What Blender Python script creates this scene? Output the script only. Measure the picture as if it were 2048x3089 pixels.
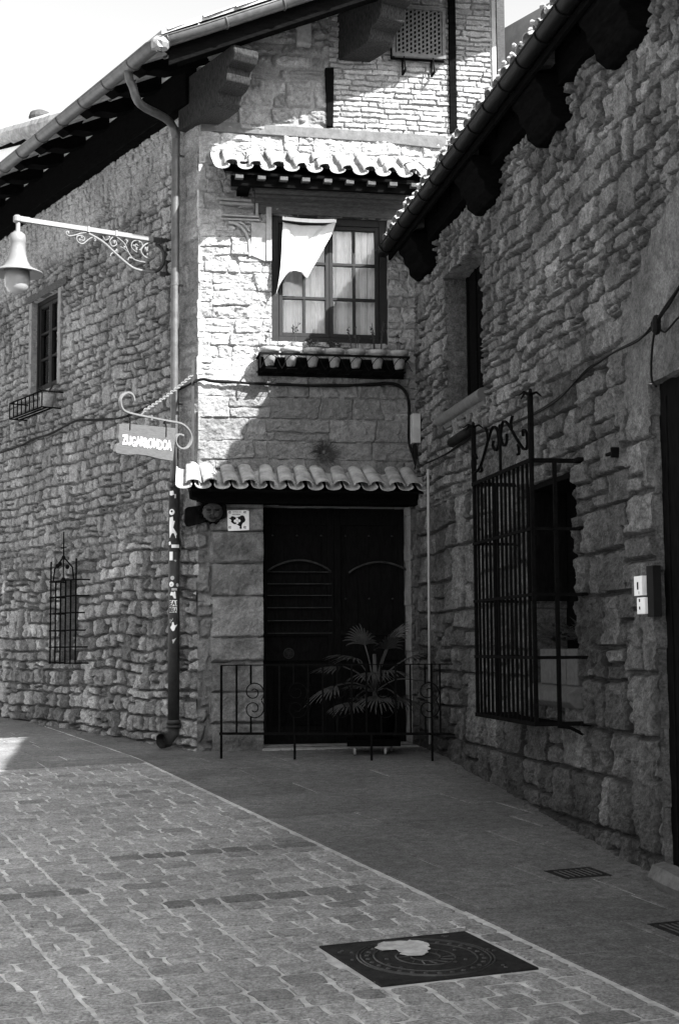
import bpy, bmesh, math, random
import numpy as np
from mathutils import Vector, Matrix
random.seed(7)
S = bpy.context.scene
for o in list(bpy.data.objects): bpy.data.objects.remove(o)
COL = S.collection
rad = math.radians
# ------------------------------------------------------------------ camera
FPX = 4290.0
PITCH = math.atan((1950 - 1544.5) / FPX); ROLL = rad(0.4)
CAM = np.array([0.0, 0.0, 1.18])
FW = np.array([0, math.cos(PITCH), math.sin(PITCH)])
_up = np.array([0, -math.sin(PITCH), math.cos(PITCH)]); _rt = np.array([1.0, 0, 0])
RC = math.cos(ROLL) * _rt - math.sin(ROLL) * _up
UC = math.cos(ROLL) * _up + math.sin(ROLL) * _rt
cam_d = bpy.data.cameras.new('camera'); cam = bpy.data.objects.new('camera', cam_d); COL.objects.link(cam)
cam_d.sensor_fit = 'VERTICAL'; cam_d.sensor_height = 36.0; cam_d.lens = 36.0 * FPX / 3089.0
cam_d.clip_start = 0.05; cam_d.clip_end = 500
M = Matrix((RC.tolist(), UC.tolist(), (-FW).tolist())).transposed().to_4x4(); M.translation = Vector(CAM.tolist())
cam.matrix_world = M
S.camera = cam
# ------------------------------------------------------------------ world and sun
SUN_AZ = 170 - 36.0; SUN_EL = 40.0
W = bpy.data.worlds.new('World'); S.world = W; W.use_nodes = True
nt = W.node_tree; nt.nodes.clear()
sky = nt.nodes.new('ShaderNodeTexSky'); sky.sky_type = 'NISHITA'; sky.sun_disc = False
sky.sun_elevation = rad(SUN_EL); sky.sun_rotation = rad(SUN_AZ); sky.air_density = 1.0; sky.dust_density = 2.5
bwn = nt.nodes.new('ShaderNodeRGBToBW'); bg = nt.nodes.new('ShaderNodeBackground'); wo = nt.nodes.new('ShaderNodeOutputWorld')
nt.links.new(sky.outputs[0], bwn.inputs[0]); nt.links.new(bwn.outputs[0], bg.inputs[0]); nt.links.new(bg.outputs[0], wo.inputs[0])
bg.inputs[1].default_value = 0.12
sd = bpy.data.lights.new('sun', 'SUN'); sd.energy = 5.0; sd.angle = rad(0.55); sd.color = (1, 1, 1)
so = bpy.data.objects.new('sun', sd); COL.objects.link(so)
_s = Vector((math.sin(rad(SUN_AZ)) * math.cos(rad(SUN_EL)), math.cos(rad(SUN_AZ)) * math.cos(rad(SUN_EL)), math.sin(rad(SUN_EL))))
so.rotation_euler = _s.to_track_quat('Z', 'Y').to_euler(); so.location = (6, -4, 14)
S.view_settings.view_transform = 'Standard'; S.view_settings.look = 'None'
S.view_settings.exposure = 2.05; S.view_settings.gamma = 1.0; S.view_settings.use_curve_mapping = False
S.cycles.max_bounces = 6; S.cycles.diffuse_bounces = 3

# ------------------------------------------------------------------ geometry frames
def ray(px, py): return FW + RC * (px - 1024) / FPX - UC * (py - 1544.5) / FPX
def D(a): a = rad(a); return np.array([math.sin(a), math.cos(a), 0.0])
Z = np.array([0, 0, 1.0])
class Fr:
    """a vertical plane: u runs along it, w out of it towards the street, z up"""
    def __init__(s, o, a, n): s.o = np.array(o, float); s.a = np.array(a); s.n = np.array(n)
    def p(s, u, w, z): return s.o + s.a * u + s.n * w + Z * z
    def hit(s, px, py, w=0.0):
        d = ray(px, py); o = s.o + s.n * w; t = (o - CAM) @ s.n / (d @ s.n); P = CAM + d * t
        return float((P - o) @ s.a), float(P[2])
    def off(s, w): return Fr(s.o + s.n * w, s.a, s.n)
_h = ray(1262, 1950); C1 = CAM + _h * (16.0 / _h[1]); C1[2] = 0
F = Fr(C1, D(80), D(170))                    # front of the corner house
UL = F.hit(598, 1300)[0]
C2 = F.p(UL, 0, 0); C2[2] = 0
L = Fr(C2, D(-33.3), D(-123.3))              # its street side, running back to the left
R = Fr(C1, D(170), D(-100))                  # side of the neighbouring house, running towards us
def g(x, y):
    t = y - 15.0
    return .04 + np.where(t < 0, .065 * t, .028 * t)
def gh(px, py):
    d = ray(px, py); lo, hi = 3.0, 60.0
    for i in range(50):
        m = (lo + hi) / 2; P = CAM + d * m
        if P[2] > g(P[0], P[1]): lo = m
        else: hi = m
    return P

# ------------------------------------------------------------------ materials (black and white film: every colour is a grey)
def mat(name, val, rough=.85, metal=0.0, var=.25, nscale=8.0, bump=.3, bscale=60.0, bdist=.004, attr=False, stain=0.0, stretch=None, spec=.3, fine=.28):
    m = bpy.data.materials.new(name); m.use_nodes = True; t = m.node_tree; n = t.nodes; l = t.links
    b = n['Principled BSDF']; b.inputs['Roughness'].default_value = rough; b.inputs['Metallic'].default_value = metal
    if 'Specular IOR Level' in b.inputs: b.inputs['Specular IOR Level'].default_value = spec
    geo = n.new('ShaderNodeNewGeometry'); vec = geo.outputs['Position']
    if stretch:
        mp = n.new('ShaderNodeMapping'); mp.inputs['Scale'].default_value = stretch; l.new(vec, mp.inputs[0]); vec = mp.outputs[0]
    no = n.new('ShaderNodeTexNoise'); no.inputs['Scale'].default_value = nscale; no.inputs['Detail'].default_value = 6; no.inputs['Roughness'].default_value = .65
    l.new(vec, no.inputs['Vector'])
    mr = n.new('ShaderNodeMapRange'); mr.inputs[1].default_value = .3; mr.inputs[2].default_value = .7
    mr.inputs[3].default_value = val * (1 - var); mr.inputs[4].default_value = val * (1 + var); l.new(no.outputs[0], mr.inputs[0])
    out = mr.outputs[0]
    if attr:
        a = n.new('ShaderNodeAttribute'); a.attribute_name = 'tone'
        mu = n.new('ShaderNodeMath'); mu.operation = 'MULTIPLY'; l.new(out, mu.inputs[0]); l.new(a.outputs['Fac'], mu.inputs[1]); out = mu.outputs[0]
        nf = n.new('ShaderNodeTexNoise'); nf.inputs['Scale'].default_value = nscale * 4.5; nf.inputs['Detail'].default_value = 4; nf.inputs['Roughness'].default_value = .75; l.new(vec, nf.inputs['Vector'])
        rf = n.new('ShaderNodeMapRange'); rf.inputs[1].default_value = .35; rf.inputs[2].default_value = .65; rf.inputs[3].default_value = 1 - fine; rf.inputs[4].default_value = 1 + fine * .8
        l.new(nf.outputs[0], rf.inputs[0]); mu = n.new('ShaderNodeMath'); mu.operation = 'MULTIPLY'; l.new(out, mu.inputs[0]); l.new(rf.outputs[0], mu.inputs[1]); out = mu.outputs[0]
    if stain:
        n2 = n.new('ShaderNodeTexNoise'); n2.inputs['Scale'].default_value = 1.1; n2.inputs['Detail'].default_value = 5; l.new(vec, n2.inputs['Vector'])
        r2 = n.new('ShaderNodeMapRange'); r2.inputs[1].default_value = .35; r2.inputs[2].default_value = .65; r2.inputs[3].default_value = 1 - stain; r2.inputs[4].default_value = 1 + stain * .5
        l.new(n2.outputs[0], r2.inputs[0]); mu = n.new('ShaderNodeMath'); mu.operation = 'MULTIPLY'; l.new(out, mu.inputs[0]); l.new(r2.outputs[0], mu.inputs[1]); out = mu.outputs[0]
    l.new(out, b.inputs['Base Color'])
    if bump:
        n3 = n.new('ShaderNodeTexNoise'); n3.inputs['Scale'].default_value = bscale; n3.inputs['Detail'].default_value = 5; n3.inputs['Roughness'].default_value = .7; l.new(vec, n3.inputs['Vector'])
        bp = n.new('ShaderNodeBump'); bp.inputs['Strength'].default_value = bump; bp.inputs['Distance'].default_value = bdist
        l.new(n3.outputs[0], bp.inputs['Height']); l.new(bp.outputs[0], b.inputs['Normal'])
    return m
m_stoneL = mat('street_side_sandstone', .225, var=.38, nscale=20, fine=.5, bump=1.0, bscale=32, bdist=.02, attr=True, stain=.3)
m_stoneF = mat('front_sandstone', .27, var=.25, nscale=18, fine=.32, bump=.9, bscale=35, bdist=.012, attr=True, stain=.15)
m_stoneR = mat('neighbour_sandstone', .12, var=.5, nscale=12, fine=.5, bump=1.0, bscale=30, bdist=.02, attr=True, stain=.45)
m_ashlar = mat('dressed_stone', .24, var=.25, nscale=20, bump=.4, bscale=50, bdist=.006)
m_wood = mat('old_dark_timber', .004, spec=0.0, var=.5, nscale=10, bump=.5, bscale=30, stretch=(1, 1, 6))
m_woodm = mat('weathered_timber', .055, spec=.1, var=.45, nscale=12, bump=.6, bscale=30, stretch=(1.5, 1.5, 7))
m_corbel = mat('corbel_timber', .024, spec=.1, var=.8, nscale=9, bump=1.0, bscale=22, bdist=.012, stretch=(7, 7, 2))
m_beam = mat('grey_beam', .085, var=.3, nscale=14, bump=.8, bscale=25, bdist=.008)
m_door = mat('black_oak', .006, spec=0.0, var=.5, nscale=10, bump=.5, bscale=30, stretch=(5, 5, 1))
m_iron = mat('black_iron', .006, spec=0.0, rough=.6, var=.4, nscale=30, bump=.5, bscale=80)
m_greyiron = mat('grey_painted_iron', .11, rough=.55, var=.15, nscale=20, bump=.3, bscale=60)
m_lampw = mat('pale_enamel', .13, rough=.45, var=.08, nscale=8, bump=.1)
m_zinc = mat('zinc_gutter', .075, rough=.42, metal=.3, var=.35, nscale=9, bump=.15)
m_cast = mat('cast_iron_pipe', .03, spec=.2, rough=.5, var=.35, nscale=14, bump=.3)
m_tile = mat('clay_tile', .30, var=.5, nscale=6, fine=.3, bump=.5, bscale=50, bdist=.006, stain=.25)
m_tiled = mat('dark_clay_tile', .22, var=.45, nscale=16, bump=.6, bscale=50, bdist=.006, stain=.3)
m_plaster = mat('white_plaster', .60, var=.1, nscale=6, bump=.2)
m_greypl = mat('grey_plaster', .30, var=.2, nscale=6, bump=.3)
m_white = mat('white_paint', .75, var=.08, nscale=14, bump=.1)
m_frame = mat('painted_window_wood', .018, spec=.1, rough=.6, var=.2, nscale=20, bump=.3)
m_framed = mat('dark_window_wood', .008, spec=.1, rough=.6, var=.3, nscale=20, bump=.3)
m_cloth = mat('white_cloth', .42, var=.06, nscale=40, bump=.3, bscale=300, bdist=.001)
m_curt = mat('curtain_cloth', .62, var=.1, nscale=10, bump=.2, bscale=200, bdist=.001)
m_pot = mat('terracotta', .27, var=.3, nscale=25, bump=.4)
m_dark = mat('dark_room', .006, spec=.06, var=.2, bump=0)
m_cable = mat('black_cable', .006, spec=.06, rough=.6, var=.3, bump=.1)
m_leaf = mat('leaf', .045, spec=.15, rough=.5, var=.35, nscale=20, bump=.1)
m_leafd = mat('dark_leaf', .05, rough=.5, var=.35, nscale=20, bump=.1)
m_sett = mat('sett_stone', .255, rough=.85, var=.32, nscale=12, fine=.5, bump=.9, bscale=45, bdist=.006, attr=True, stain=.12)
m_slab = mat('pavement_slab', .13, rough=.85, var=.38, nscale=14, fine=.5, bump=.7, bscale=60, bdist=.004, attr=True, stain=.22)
m_gutd = mat('tarred_gutter', .0035, rough=.5, spec=.08, var=.4, nscale=14, bump=.3)
m_latt = mat('pale_lattice_wood', .10, spec=.1, var=.3, nscale=20, bump=.3)
m_ashd = mat('shaded_dressed_stone', .07, var=.3, nscale=20, bump=.5, bscale=50, bdist=.006)  # darker copy of the dressed stone, the right wall's shade in its colour
m_dtrim = mat('door_ironwork', .028, spec=.1, var=.5, nscale=12, bump=.4)
m_cond = mat('pale_plastic', .26, var=.15, nscale=6, bump=.1)
m_flash = mat('crumpled_lead', .22, rough=.4, metal=.3, var=.3, nscale=12, bump=.3)
m_mask = mat('carved_mask_wood', .04, spec=.2, var=.4, nscale=20, bump=.4)
m_surr = mat('window_surround_render', .17, var=.3, nscale=14, bump=.5)
m_relief = mat('worn_relief_iron', .032, rough=.5, var=.5, nscale=25, bump=.4)
m_slab2 = mat('worn_kerb', .10, var=.4, nscale=14, bump=.6, bscale=30, bdist=.01)
m_mortar = mat('mortar_bed', .44, rough=.9, var=.35, nscale=14, bump=.5, bscale=70, bdist=.003, stain=.3)
m_sign = mat('weathered_sign_board', .065, var=.3, nscale=12, bump=.6, bscale=30, stretch=(1, 1, 7))
m_black = mat('black_paint', .012, spec=.06, var=.2, bump=0)
m_glass = bpy.data.materials.new('window_glass'); m_glass.use_nodes = True
_t = m_glass.node_tree; _n = _t.nodes; _n.clear()
_o = _n.new('ShaderNodeOutputMaterial'); _mx = _n.new('ShaderNodeMixShader'); _tr = _n.new('ShaderNodeBsdfTransparent'); _gl = _n.new('ShaderNodeBsdfGlossy'); _gl.inputs['Roughness'].default_value = .02
_fr = _n.new('ShaderNodeFresnel'); _fr.inputs[0].default_value = 1.5
_t.links.new(_fr.outputs[0], _mx.inputs[0]); _t.links.new(_tr.outputs[0], _mx.inputs[1]); _t.links.new(_gl.outputs[0], _mx.inputs[2]); _t.links.new(_mx.outputs[0], _o.inputs[0])
m_globe = mat('milk_glass', .20, rough=.25, var=.04, nscale=5, bump=0)

# ------------------------------------------------------------------ object helpers
def thing(name, loc, label, cat, group=None):
    o = bpy.data.objects.new(name, None); COL.objects.link(o); o.location = Vector([float(v) for v in loc]); o.empty_display_size = .1
    tag(o, label, cat, group); return o
def tag(o, label=None, cat=None, group=None, kind=None):
    if label: o['label'] = label
    if cat: o['category'] = cat
    if group: o['group'] = group
    if kind: o['kind'] = kind
    return o
def world_loc(o):
    v = Vector(o.location); p = o.parent
    while p: v = v + Vector(p.location); p = p.parent
    return v
class MB:
    """collects shapes in world coordinates, build() links them as ONE mesh object"""
    def __init__(s, fr=None): s.v = []; s.f = []; s.fr = fr
    def P(s, q): return s.fr.p(*q) if s.fr is not None else np.array(q, float)
    def add(s, vs, fs):
        b = len(s.v); s.v += [np.asarray(v, float) for v in vs]; s.f += [tuple(i + b for i in f) for f in fs]; return s
    def box(s, a0, a1, b0, b1, c0, c1):
        vs = [s.P((a, b, c)) for a in (a0, a1) for b in (b0, b1) for c in (c0, c1)]
        return s.add(vs, [(0, 1, 3, 2), (4, 6, 7, 5), (0, 4, 5, 1), (2, 3, 7, 6), (0, 2, 6, 4), (1, 5, 7, 3)])
    def prism(s, poly, b0, b1, pt=None):
        """poly in (u,z), extruded in w from b0 to b1"""
        n = len(poly); pt = pt or (lambda u, w, z: s.P((u, w, z)))
        vs = [pt(u, b0, z) for u, z in poly] + [pt(u, b1, z) for u, z in poly]
        return s.add(vs, [tuple(range(n)), tuple(range(2 * n - 1, n - 1, -1))] + [(i, (i + 1) % n, n + (i + 1) % n, n + i) for i in range(n)])
    def prismu(s, poly, u0, u1):
        """poly in (w,z), extruded along u"""
        n = len(poly); vs = [s.P((u0, w, z)) for w, z in poly] + [s.P((u1, w, z)) for w, z in poly]
        return s.add(vs, [tuple(range(n)), tuple(range(2 * n - 1, n - 1, -1))] + [(i, (i + 1) % n, n + (i + 1) % n, n + i) for i in range(n)])
    def tube(s, pts, r, n=8, world=False, closed=False, caps=True):
        P = [np.asarray(p, float) if world else s.P(p) for p in pts]; m = len(P)
        rs = r if isinstance(r, (list, tuple)) else [r] * m
        vs = []; prev = None
        for i in range(m):
            a = P[(i - 1) % m] if (i > 0 or closed) else P[i]; b = P[(i + 1) % m] if (i < m - 1 or closed) else P[i]
            t = b - a; t = t / (np.linalg.norm(t) + 1e-9)
            if prev is None:
                h = Z if abs(t[2]) < .9 else np.array([1.0, 0, 0]); x = np.cross(t, h)
            else: x = prev - t * (prev @ t)
            x = x / (np.linalg.norm(x) + 1e-9); y = np.cross(t, x); prev = x
            for k in range(n):
                c = 2 * math.pi * k / n; vs.append(P[i] + rs[i] * (math.cos(c) * x + math.sin(c) * y))
        fs = []
        for i in range(m if closed else m - 1):
            for k in range(n):
                j = (i + 1) % m; fs.append((i * n + k, i * n + (k + 1) % n, j * n + (k + 1) % n, j * n + k))
        if caps and not closed: fs += [tuple(range(n))[::-1], tuple((m - 1) * n + k for k in range(n))]
        return s.add(vs, fs)
    def strap(s, pts, wd, th, side):
        """flat bar following pts; side = world vector of its width"""
        P = [s.P(p) for p in pts]; m = len(P); vs = []; side = np.array(side) / np.linalg.norm(side)
        for i in range(m):
            t = P[min(i + 1, m - 1)] - P[max(i - 1, 0)]; t /= np.linalg.norm(t) + 1e-9; nn = np.cross(t, side); nn /= np.linalg.norm(nn) + 1e-9
            for a, b in ((-1, -1), (1, -1), (1, 1), (-1, 1)): vs.append(P[i] + side * a * wd / 2 + nn * b * th / 2)
        fs = [(i * 4 + k, i * 4 + (k + 1) % 4, i * 4 + 4 + (k + 1) % 4, i * 4 + 4 + k) for i in range(m - 1) for k in range(4)] + [(3, 2, 1, 0), tuple(m * 4 - 4 + k for k in range(4))]
        return s.add(vs, fs)
    def lathe(s, c, prof, n=24, ax=None, world=True, sx=1.0):
        """prof list of (r,z) round a vertical axis at c"""
        c = np.asarray(c, float) if world else s.P(c); vs = []; m = len(prof)
        for r, z in prof:
            for k in range(n):
                a = 2 * math.pi * k / n; vs.append(c + np.array([r * math.cos(a) * sx, r * math.sin(a), z]))
        return s.add(vs, [(i * n + k, i * n + (k + 1) % n, (i + 1) * n + (k + 1) % n, (i + 1) * n + k) for i in range(m - 1) for k in range(n)])
    def build(s, name, m, parent=None, smooth=False, bevel=0, thick=0, loc=None):
        base = world_loc(parent) if parent else None
        V = np.array(s.v)
        if base is None:
            loc = Vector(loc) if loc is not None else Vector(((V[:, 0].min() + V[:, 0].max()) / 2, (V[:, 1].min() + V[:, 1].max()) / 2, V[:, 2].min()))
            V = V - np.array(loc)
        else: V = V - np.array(base)
        me = bpy.data.meshes.new(name); me.from_pydata(V.tolist(), [], s.f); me.update()
        bm = bmesh.new(); bm.from_mesh(me); bmesh.ops.recalc_face_normals(bm, faces=bm.faces); bm.to_mesh(me); bm.free()
        me.materials.append(m)
        if smooth: me.polygons.foreach_set('use_smooth', [True] * len(me.polygons))
        o = bpy.data.objects.new(name, me); COL.objects.link(o)
        if parent: o.parent = parent
        else: o.location = loc
        if bevel:
            b = o.modifiers.new('bevel', 'BEVEL'); b.width = bevel; b.segments = 2; b.limit_method = 'ANGLE'
        if thick:
            b = o.modifiers.new('thickness', 'SOLIDIFY'); b.thickness = thick; b.offset = 0
        return o
def copy_tree(o, parent=None):
    c = o.copy(); COL.objects.link(c); c.parent = parent
    for ch in [x for x in bpy.data.objects if x.parent == o]: copy_tree(ch, c)
    return c
def arc(cx, cy, r, a0, a1, n=12, r1=None):
    r1 = r if r1 is None else r1
    return [(cx + (r + (r1 - r) * i / n) * math.cos(rad(a0 + (a1 - a0) * i / n)), cy + (r + (r1 - r) * i / n) * math.sin(rad(a0 + (a1 - a0) * i / n))) for i in range(n + 1)]
def smoothpts(P, n=6):
    """Catmull-Rom through the points"""
    P = [np.array(p, float) for p in P]; out = []
    for i in range(len(P) - 1):
        p0 = P[max(i - 1, 0)]; p1 = P[i]; p2 = P[i + 1]; p3 = P[min(i + 2, len(P) - 1)]
        for k in range(n):
            t = k / n; out.append(.5 * ((2 * p1) + (-p0 + p2) * t + (2 * p0 - 5 * p1 + 4 * p2 - p3) * t * t + (-p0 + 3 * p1 - 3 * p2 + p3) * t ** 3))
    out.append(P[-1]); return out

# ------------------------------------------------------------------ stone height fields
def vnoise(x, y, seed):
    r = np.random.RandomState(seed); T = r.rand(256, 256)
    xi = np.floor(x).astype(int); yi = np.floor(y).astype(int); fx = x - xi; fy = y - yi
    fx = fx * fx * (3 - 2 * fx); fy = fy * fy * (3 - 2 * fy)
    a = T[xi & 255, yi & 255]; b = T[(xi + 1) & 255, yi & 255]; c = T[xi & 255, (yi + 1) & 255]; d = T[(xi + 1) & 255, (yi + 1) & 255]
    return (a * (1 - fx) + b * fx) * (1 - fy) + (c * (1 - fx) + d * fx) * fy - .5
def fbm(x, y, seed, o=4, lac=2.1, gain=.55):
    s = 0; a = 1
    for i in range(o): s = s + a * vnoise(x + 17 * i, y + 31 * i, seed + i); x = x * lac; y = y * lac; a *= gain
    return s
def stones(U, Zv, seed, ch=(.09, .17), sw=(.15, .45), warp=.03, wf=1.2, edge=.018, depth=.022, off=.012, rough=.008, split=.25, slant=0.0, tone=(.7, 1.25), mort=.85, tilt=.10, jw=.006, jit=.014, big=.16):
    r = np.random.RandomState(seed)
    Zw = Zv + warp * 2 * fbm(U * wf, Zv * wf, seed + 1, 2) + jit * fbm(U * 6.5, Zv * 6.5, seed + 2, 3) + slant * U
    Uw = U + .022 * fbm(U * 7, Zv * 7, seed + 3, 3)
    zb = [Zw.min() - .3]
    while zb[-1] < Zw.max() + .3: zb.append(zb[-1] + r.uniform(*ch))
    zb = np.array(zb); ci = np.clip(np.searchsorted(zb, Zw) - 1, 0, len(zb) - 2)
    z0 = zb[ci]; z1 = zb[ci + 1]; u0 = np.zeros_like(U); u1 = np.zeros_like(U); sid = np.zeros(U.shape, int)
    umin = Uw.min() - 1; umax = Uw.max() + 1; base = 0
    for c in range(len(zb) - 1):
        ub = [umin + r.uniform(0, .3)]; hgt = zb[c + 1] - zb[c]
        while ub[-1] < umax: ub.append(ub[-1] + r.uniform(*sw) * (.6 + .5 * hgt / ch[1]) * (1 if r.rand() > .18 else .45))
        ub = np.array(ub); m = ci == c
        if m.any():
            sk = r.uniform(-.25, .25, len(ub)); uu = Uw[m]; k = np.clip(np.searchsorted(ub, uu) - 1, 0, len(ub) - 2)
            # leaning joints
            lean = (Zw[m] - zb[c])
            lo = ub[k] + sk[k] * lean; hi = ub[k + 1] + sk[k + 1] * lean
            k = np.where(uu < lo, np.maximum(k - 1, 0), np.where(uu > hi, np.minimum(k + 1, len(ub) - 2), k))
            u0[m] = ub[k] + sk[k] * lean; u1[m] = ub[k + 1] + sk[k + 1] * lean; sid[m] = base + k
        base += len(ub)
    if big:   # some taller stones take up two courses
        zb2 = zb[::2]; cb = np.clip(np.searchsorted(zb2, Zw) - 1, 0, len(zb2) - 2)
        for c in range(len(zb2) - 1):
            ub = [umin + r.uniform(0, .3)]; hgt = zb2[c + 1] - zb2[c]
            while ub[-1] < umax: ub.append(ub[-1] + r.uniform(*sw) * r.uniform(.7, 1.3))
            ub = np.array(ub); pick = r.rand(len(ub)) < big; m = cb == c
            if m.any():
                k = np.clip(np.searchsorted(ub, Uw[m]) - 1, 0, len(ub) - 2); t = pick[k]; ii = np.where(m); ii = (ii[0][t], ii[1][t])
                z0[ii] = zb2[c]; z1[ii] = zb2[c + 1]; u0[ii] = ub[k][t]; u1[ii] = ub[k + 1][t]; sid[ii] = base + k[t]
            base += len(ub)
    K = base + 1; rr = r.rand(K, 8)
    sp = rr[sid, 0] < split; zm = z0 + (z1 - z0) * (.35 + .3 * rr[sid, 1]); upper = Zw > zm
    z0 = np.where(sp & upper, zm, z0); z1 = np.where(sp & ~upper, zm, z1); sid2 = np.where(sp & upper, (sid + 7919) % K, sid); rs = rr[sid2]
    d1 = np.minimum(Uw - u0, u1 - Uw); d2 = np.minimum(Zw - z0, z1 - Zw); k = edge * .9
    dm = np.minimum(d1, d2); dd = dm - k * np.exp(-np.abs(d1 - d2) / k) * .45
    dd = dd + .006 * fbm(U * 25, Zv * 25, seed + 8, 2)
    dd = dd - jw * (.6 + 1.3 * np.clip(vnoise(U * 3.1, Zv * 3.1, seed + 9) + .5, 0, 1)) - .006 * (rr[sid2, 5] ** 3)
    pr = np.clip(dd / edge, 0, 1); pr = 1 - (1 - pr) ** 2
    uc = (u0 + u1) / 2; zc = (z0 + z1) / 2
    H = -depth * (1 - pr) + pr * (off * 2 * (rs[..., 2] - .5) + tilt * (rs[..., 3] - .5) * np.clip(Uw - uc, -.2, .2) + 2.2 * tilt * (rs[..., 4] - .62) * (Zw - zc))
    fr_ = fbm(U * 14 + rs[..., 5] * 50, Zv * 18 + rs[..., 6] * 50, seed + 4, 4)
    H = H + pr * rough * 2.2 * fr_ + (1 - pr) * .004 * fbm(U * 40, Zv * 40, seed + 5, 2)
    H = H + pr * rough * 1.0 * np.abs(fbm(U * 6 + rs[..., 5] * 90, Zv * 9, seed + 6, 3))
    T = (tone[0] + (tone[1] - tone[0]) * rs[..., 7]) * (1 + .18 * fr_); T = T * pr + mort * (1 - pr)
    return H, T
def axis_pts(a0, a1, step, marks):
    ms = sorted(set([a0, a1] + [m for m in marks if a0 < m < a1])); out = []
    for i in range(len(ms) - 1):
        n = max(1, int(round((ms[i + 1] - ms[i]) / step))); out += list(np.linspace(ms[i], ms[i + 1], n, endpoint=False))
    return np.array(out + [ms[-1]])
def wall(name, fr, u0, u1, z0, z1, fn, openings, m, parent, step=.011, ustep=None, keep=None, back=.4):
    """openings: (u0,u1,z0,z1,depth); one displaced sheet with real reveals"""
    us = axis_pts(u0, u1, ustep or step, [o[0] for o in openings] + [o[1] for o in openings])
    zs = axis_pts(z0, z1, step, [o[2] for o in openings] + [o[3] for o in openings])
    U, Zv = np.meshgrid(us, zs, indexing='ij'); H, T = fn(U, Zv)
    V = fr.o + U[..., None] * fr.a + H[..., None] * fr.n + Zv[..., None] * Z
    nu, nz = U.shape; idx = np.arange(nu * nz).reshape(nu, nz)
    uc = (us[:-1] + us[1:])[:, None] / 2; zc = (zs[:-1] + zs[1:])[None, :] / 2
    ok = np.ones((nu - 1, nz - 1), bool)
    for o in openings: ok &= ~((uc > o[0]) & (uc < o[1]) & (zc > o[2]) & (zc < o[3]))
    if keep is not None: ok &= keep(uc + 0 * zc, zc + 0 * uc)
    q = np.stack([idx[:-1, :-1], idx[1:, :-1], idx[1:, 1:], idx[:-1, 1:]], -1)[ok]
    verts = [V.reshape(-1, 3)]; tones = [T.reshape(-1)]; faces = [q]; nb = nu * nz
    for o in openings:
        dpt = o[4]; ia = np.argmin(abs(us - o[0])); ib = np.argmin(abs(us - o[1])); ja = np.argmin(abs(zs - o[2])); jb = np.argmin(abs(zs - o[3]))
        for line in (idx[ia, ja:jb + 1], idx[ib, ja:jb + 1], idx[ia:ib + 1, ja], idx[ia:ib + 1, jb]):
            P = V.reshape(-1, 3)[line]; Tt = T.reshape(-1)[line]; kk = max(4, int(dpt / .025)); prev = line
            along = np.arange(len(line)) * step; ctr = fr.p((o[0] + o[1]) / 2, 0, (o[2] + o[3]) / 2)
            inn = P - ctr; inn = inn - np.outer(inn @ fr.n, fr.n)
            side = line[0] // nz == line[-1] // nz
            nrm = (fr.a * np.sign((inn.mean(0)) @ fr.a)) if side else Z * np.sign(inn.mean(0)[2])
            for k in range(1, kk + 1):
                w = -dpt * k / kk; hh = .014 * fbm(along * 6 + 3 * ia, np.full(len(line), w * 9.), 91, 3) + .012 * (np.round(along / .17 + .3 * ia) % 3 - 1) * .5
                Q = P - np.outer((P - fr.o) @ fr.n, fr.n) + fr.n * w + np.outer(hh, nrm)
                verts.append(Q); tones.append(.8 + .35 * vnoise(along * 5, np.full(len(line), k * .3), 33) + 0 * Tt)
                new = nb + np.arange(len(line)); nb += len(line)
                faces.append(np.stack([prev[:-1], prev[1:], new[1:], new[:-1]], -1)); prev = new
    V = np.concatenate(verts); T = np.concatenate(tones); Fc = np.concatenate(faces)
    used = np.zeros(len(V), bool); used[Fc.reshape(-1)] = True; rem = np.cumsum(used) - 1; V = V[used]; T = T[used]; Fc = rem[Fc]
    base = np.array(world_loc(parent)) if parent else np.zeros(3)
    me = bpy.data.meshes.new(name); me.vertices.add(len(V)); me.vertices.foreach_set('co', (V - base).astype(np.float32).reshape(-1))
    me.loops.add(Fc.size); me.loops.foreach_set('vertex_index', Fc.astype(np.int32).reshape(-1))
    me.polygons.add(len(Fc)); me.polygons.foreach_set('loop_start', np.arange(0, Fc.size, 4, dtype=np.int32)); me.polygons.foreach_set('loop_total', np.full(len(Fc), 4, np.int32))
    me.update(); me.validate()
    at = me.attributes.new('tone', 'FLOAT', 'POINT'); at.data.foreach_set('value', T.astype(np.float32))
    me.polygons.foreach_set('use_smooth', [False] * len(me.polygons))
    me.materials.append(m); o = bpy.data.objects.new(name, me); COL.objects.link(o)
    if parent: o.parent = parent
    return o

# ================================================================== GROUND
xs = np.unique(np.concatenate([np.linspace(-40, -8, 9), np.linspace(-8, 6, 57), np.linspace(6, 40, 9)])); ys = np.unique(np.concatenate([np.linspace(-30, 2, 9), np.linspace(2, 30, 113), np.linspace(30, 90, 13)]))
mb = MB(); X, Y = np.meshgrid(xs, ys, indexing='ij'); Zg = g(X, Y) - .004
mb.v = [np.array(t) for t in zip(X.ravel(), Y.ravel(), Zg.ravel())]; n1 = len(ys)
mb.f = [(i * n1 + j, (i + 1) * n1 + j, (i + 1) * n1 + j + 1, i * n1 + j + 1) for i in range(len(xs) - 1) for j in range(n1 - 1)]
tag(mb.build('ground', m_mortar, loc=(0, 0, 0)), kind='structure')
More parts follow.
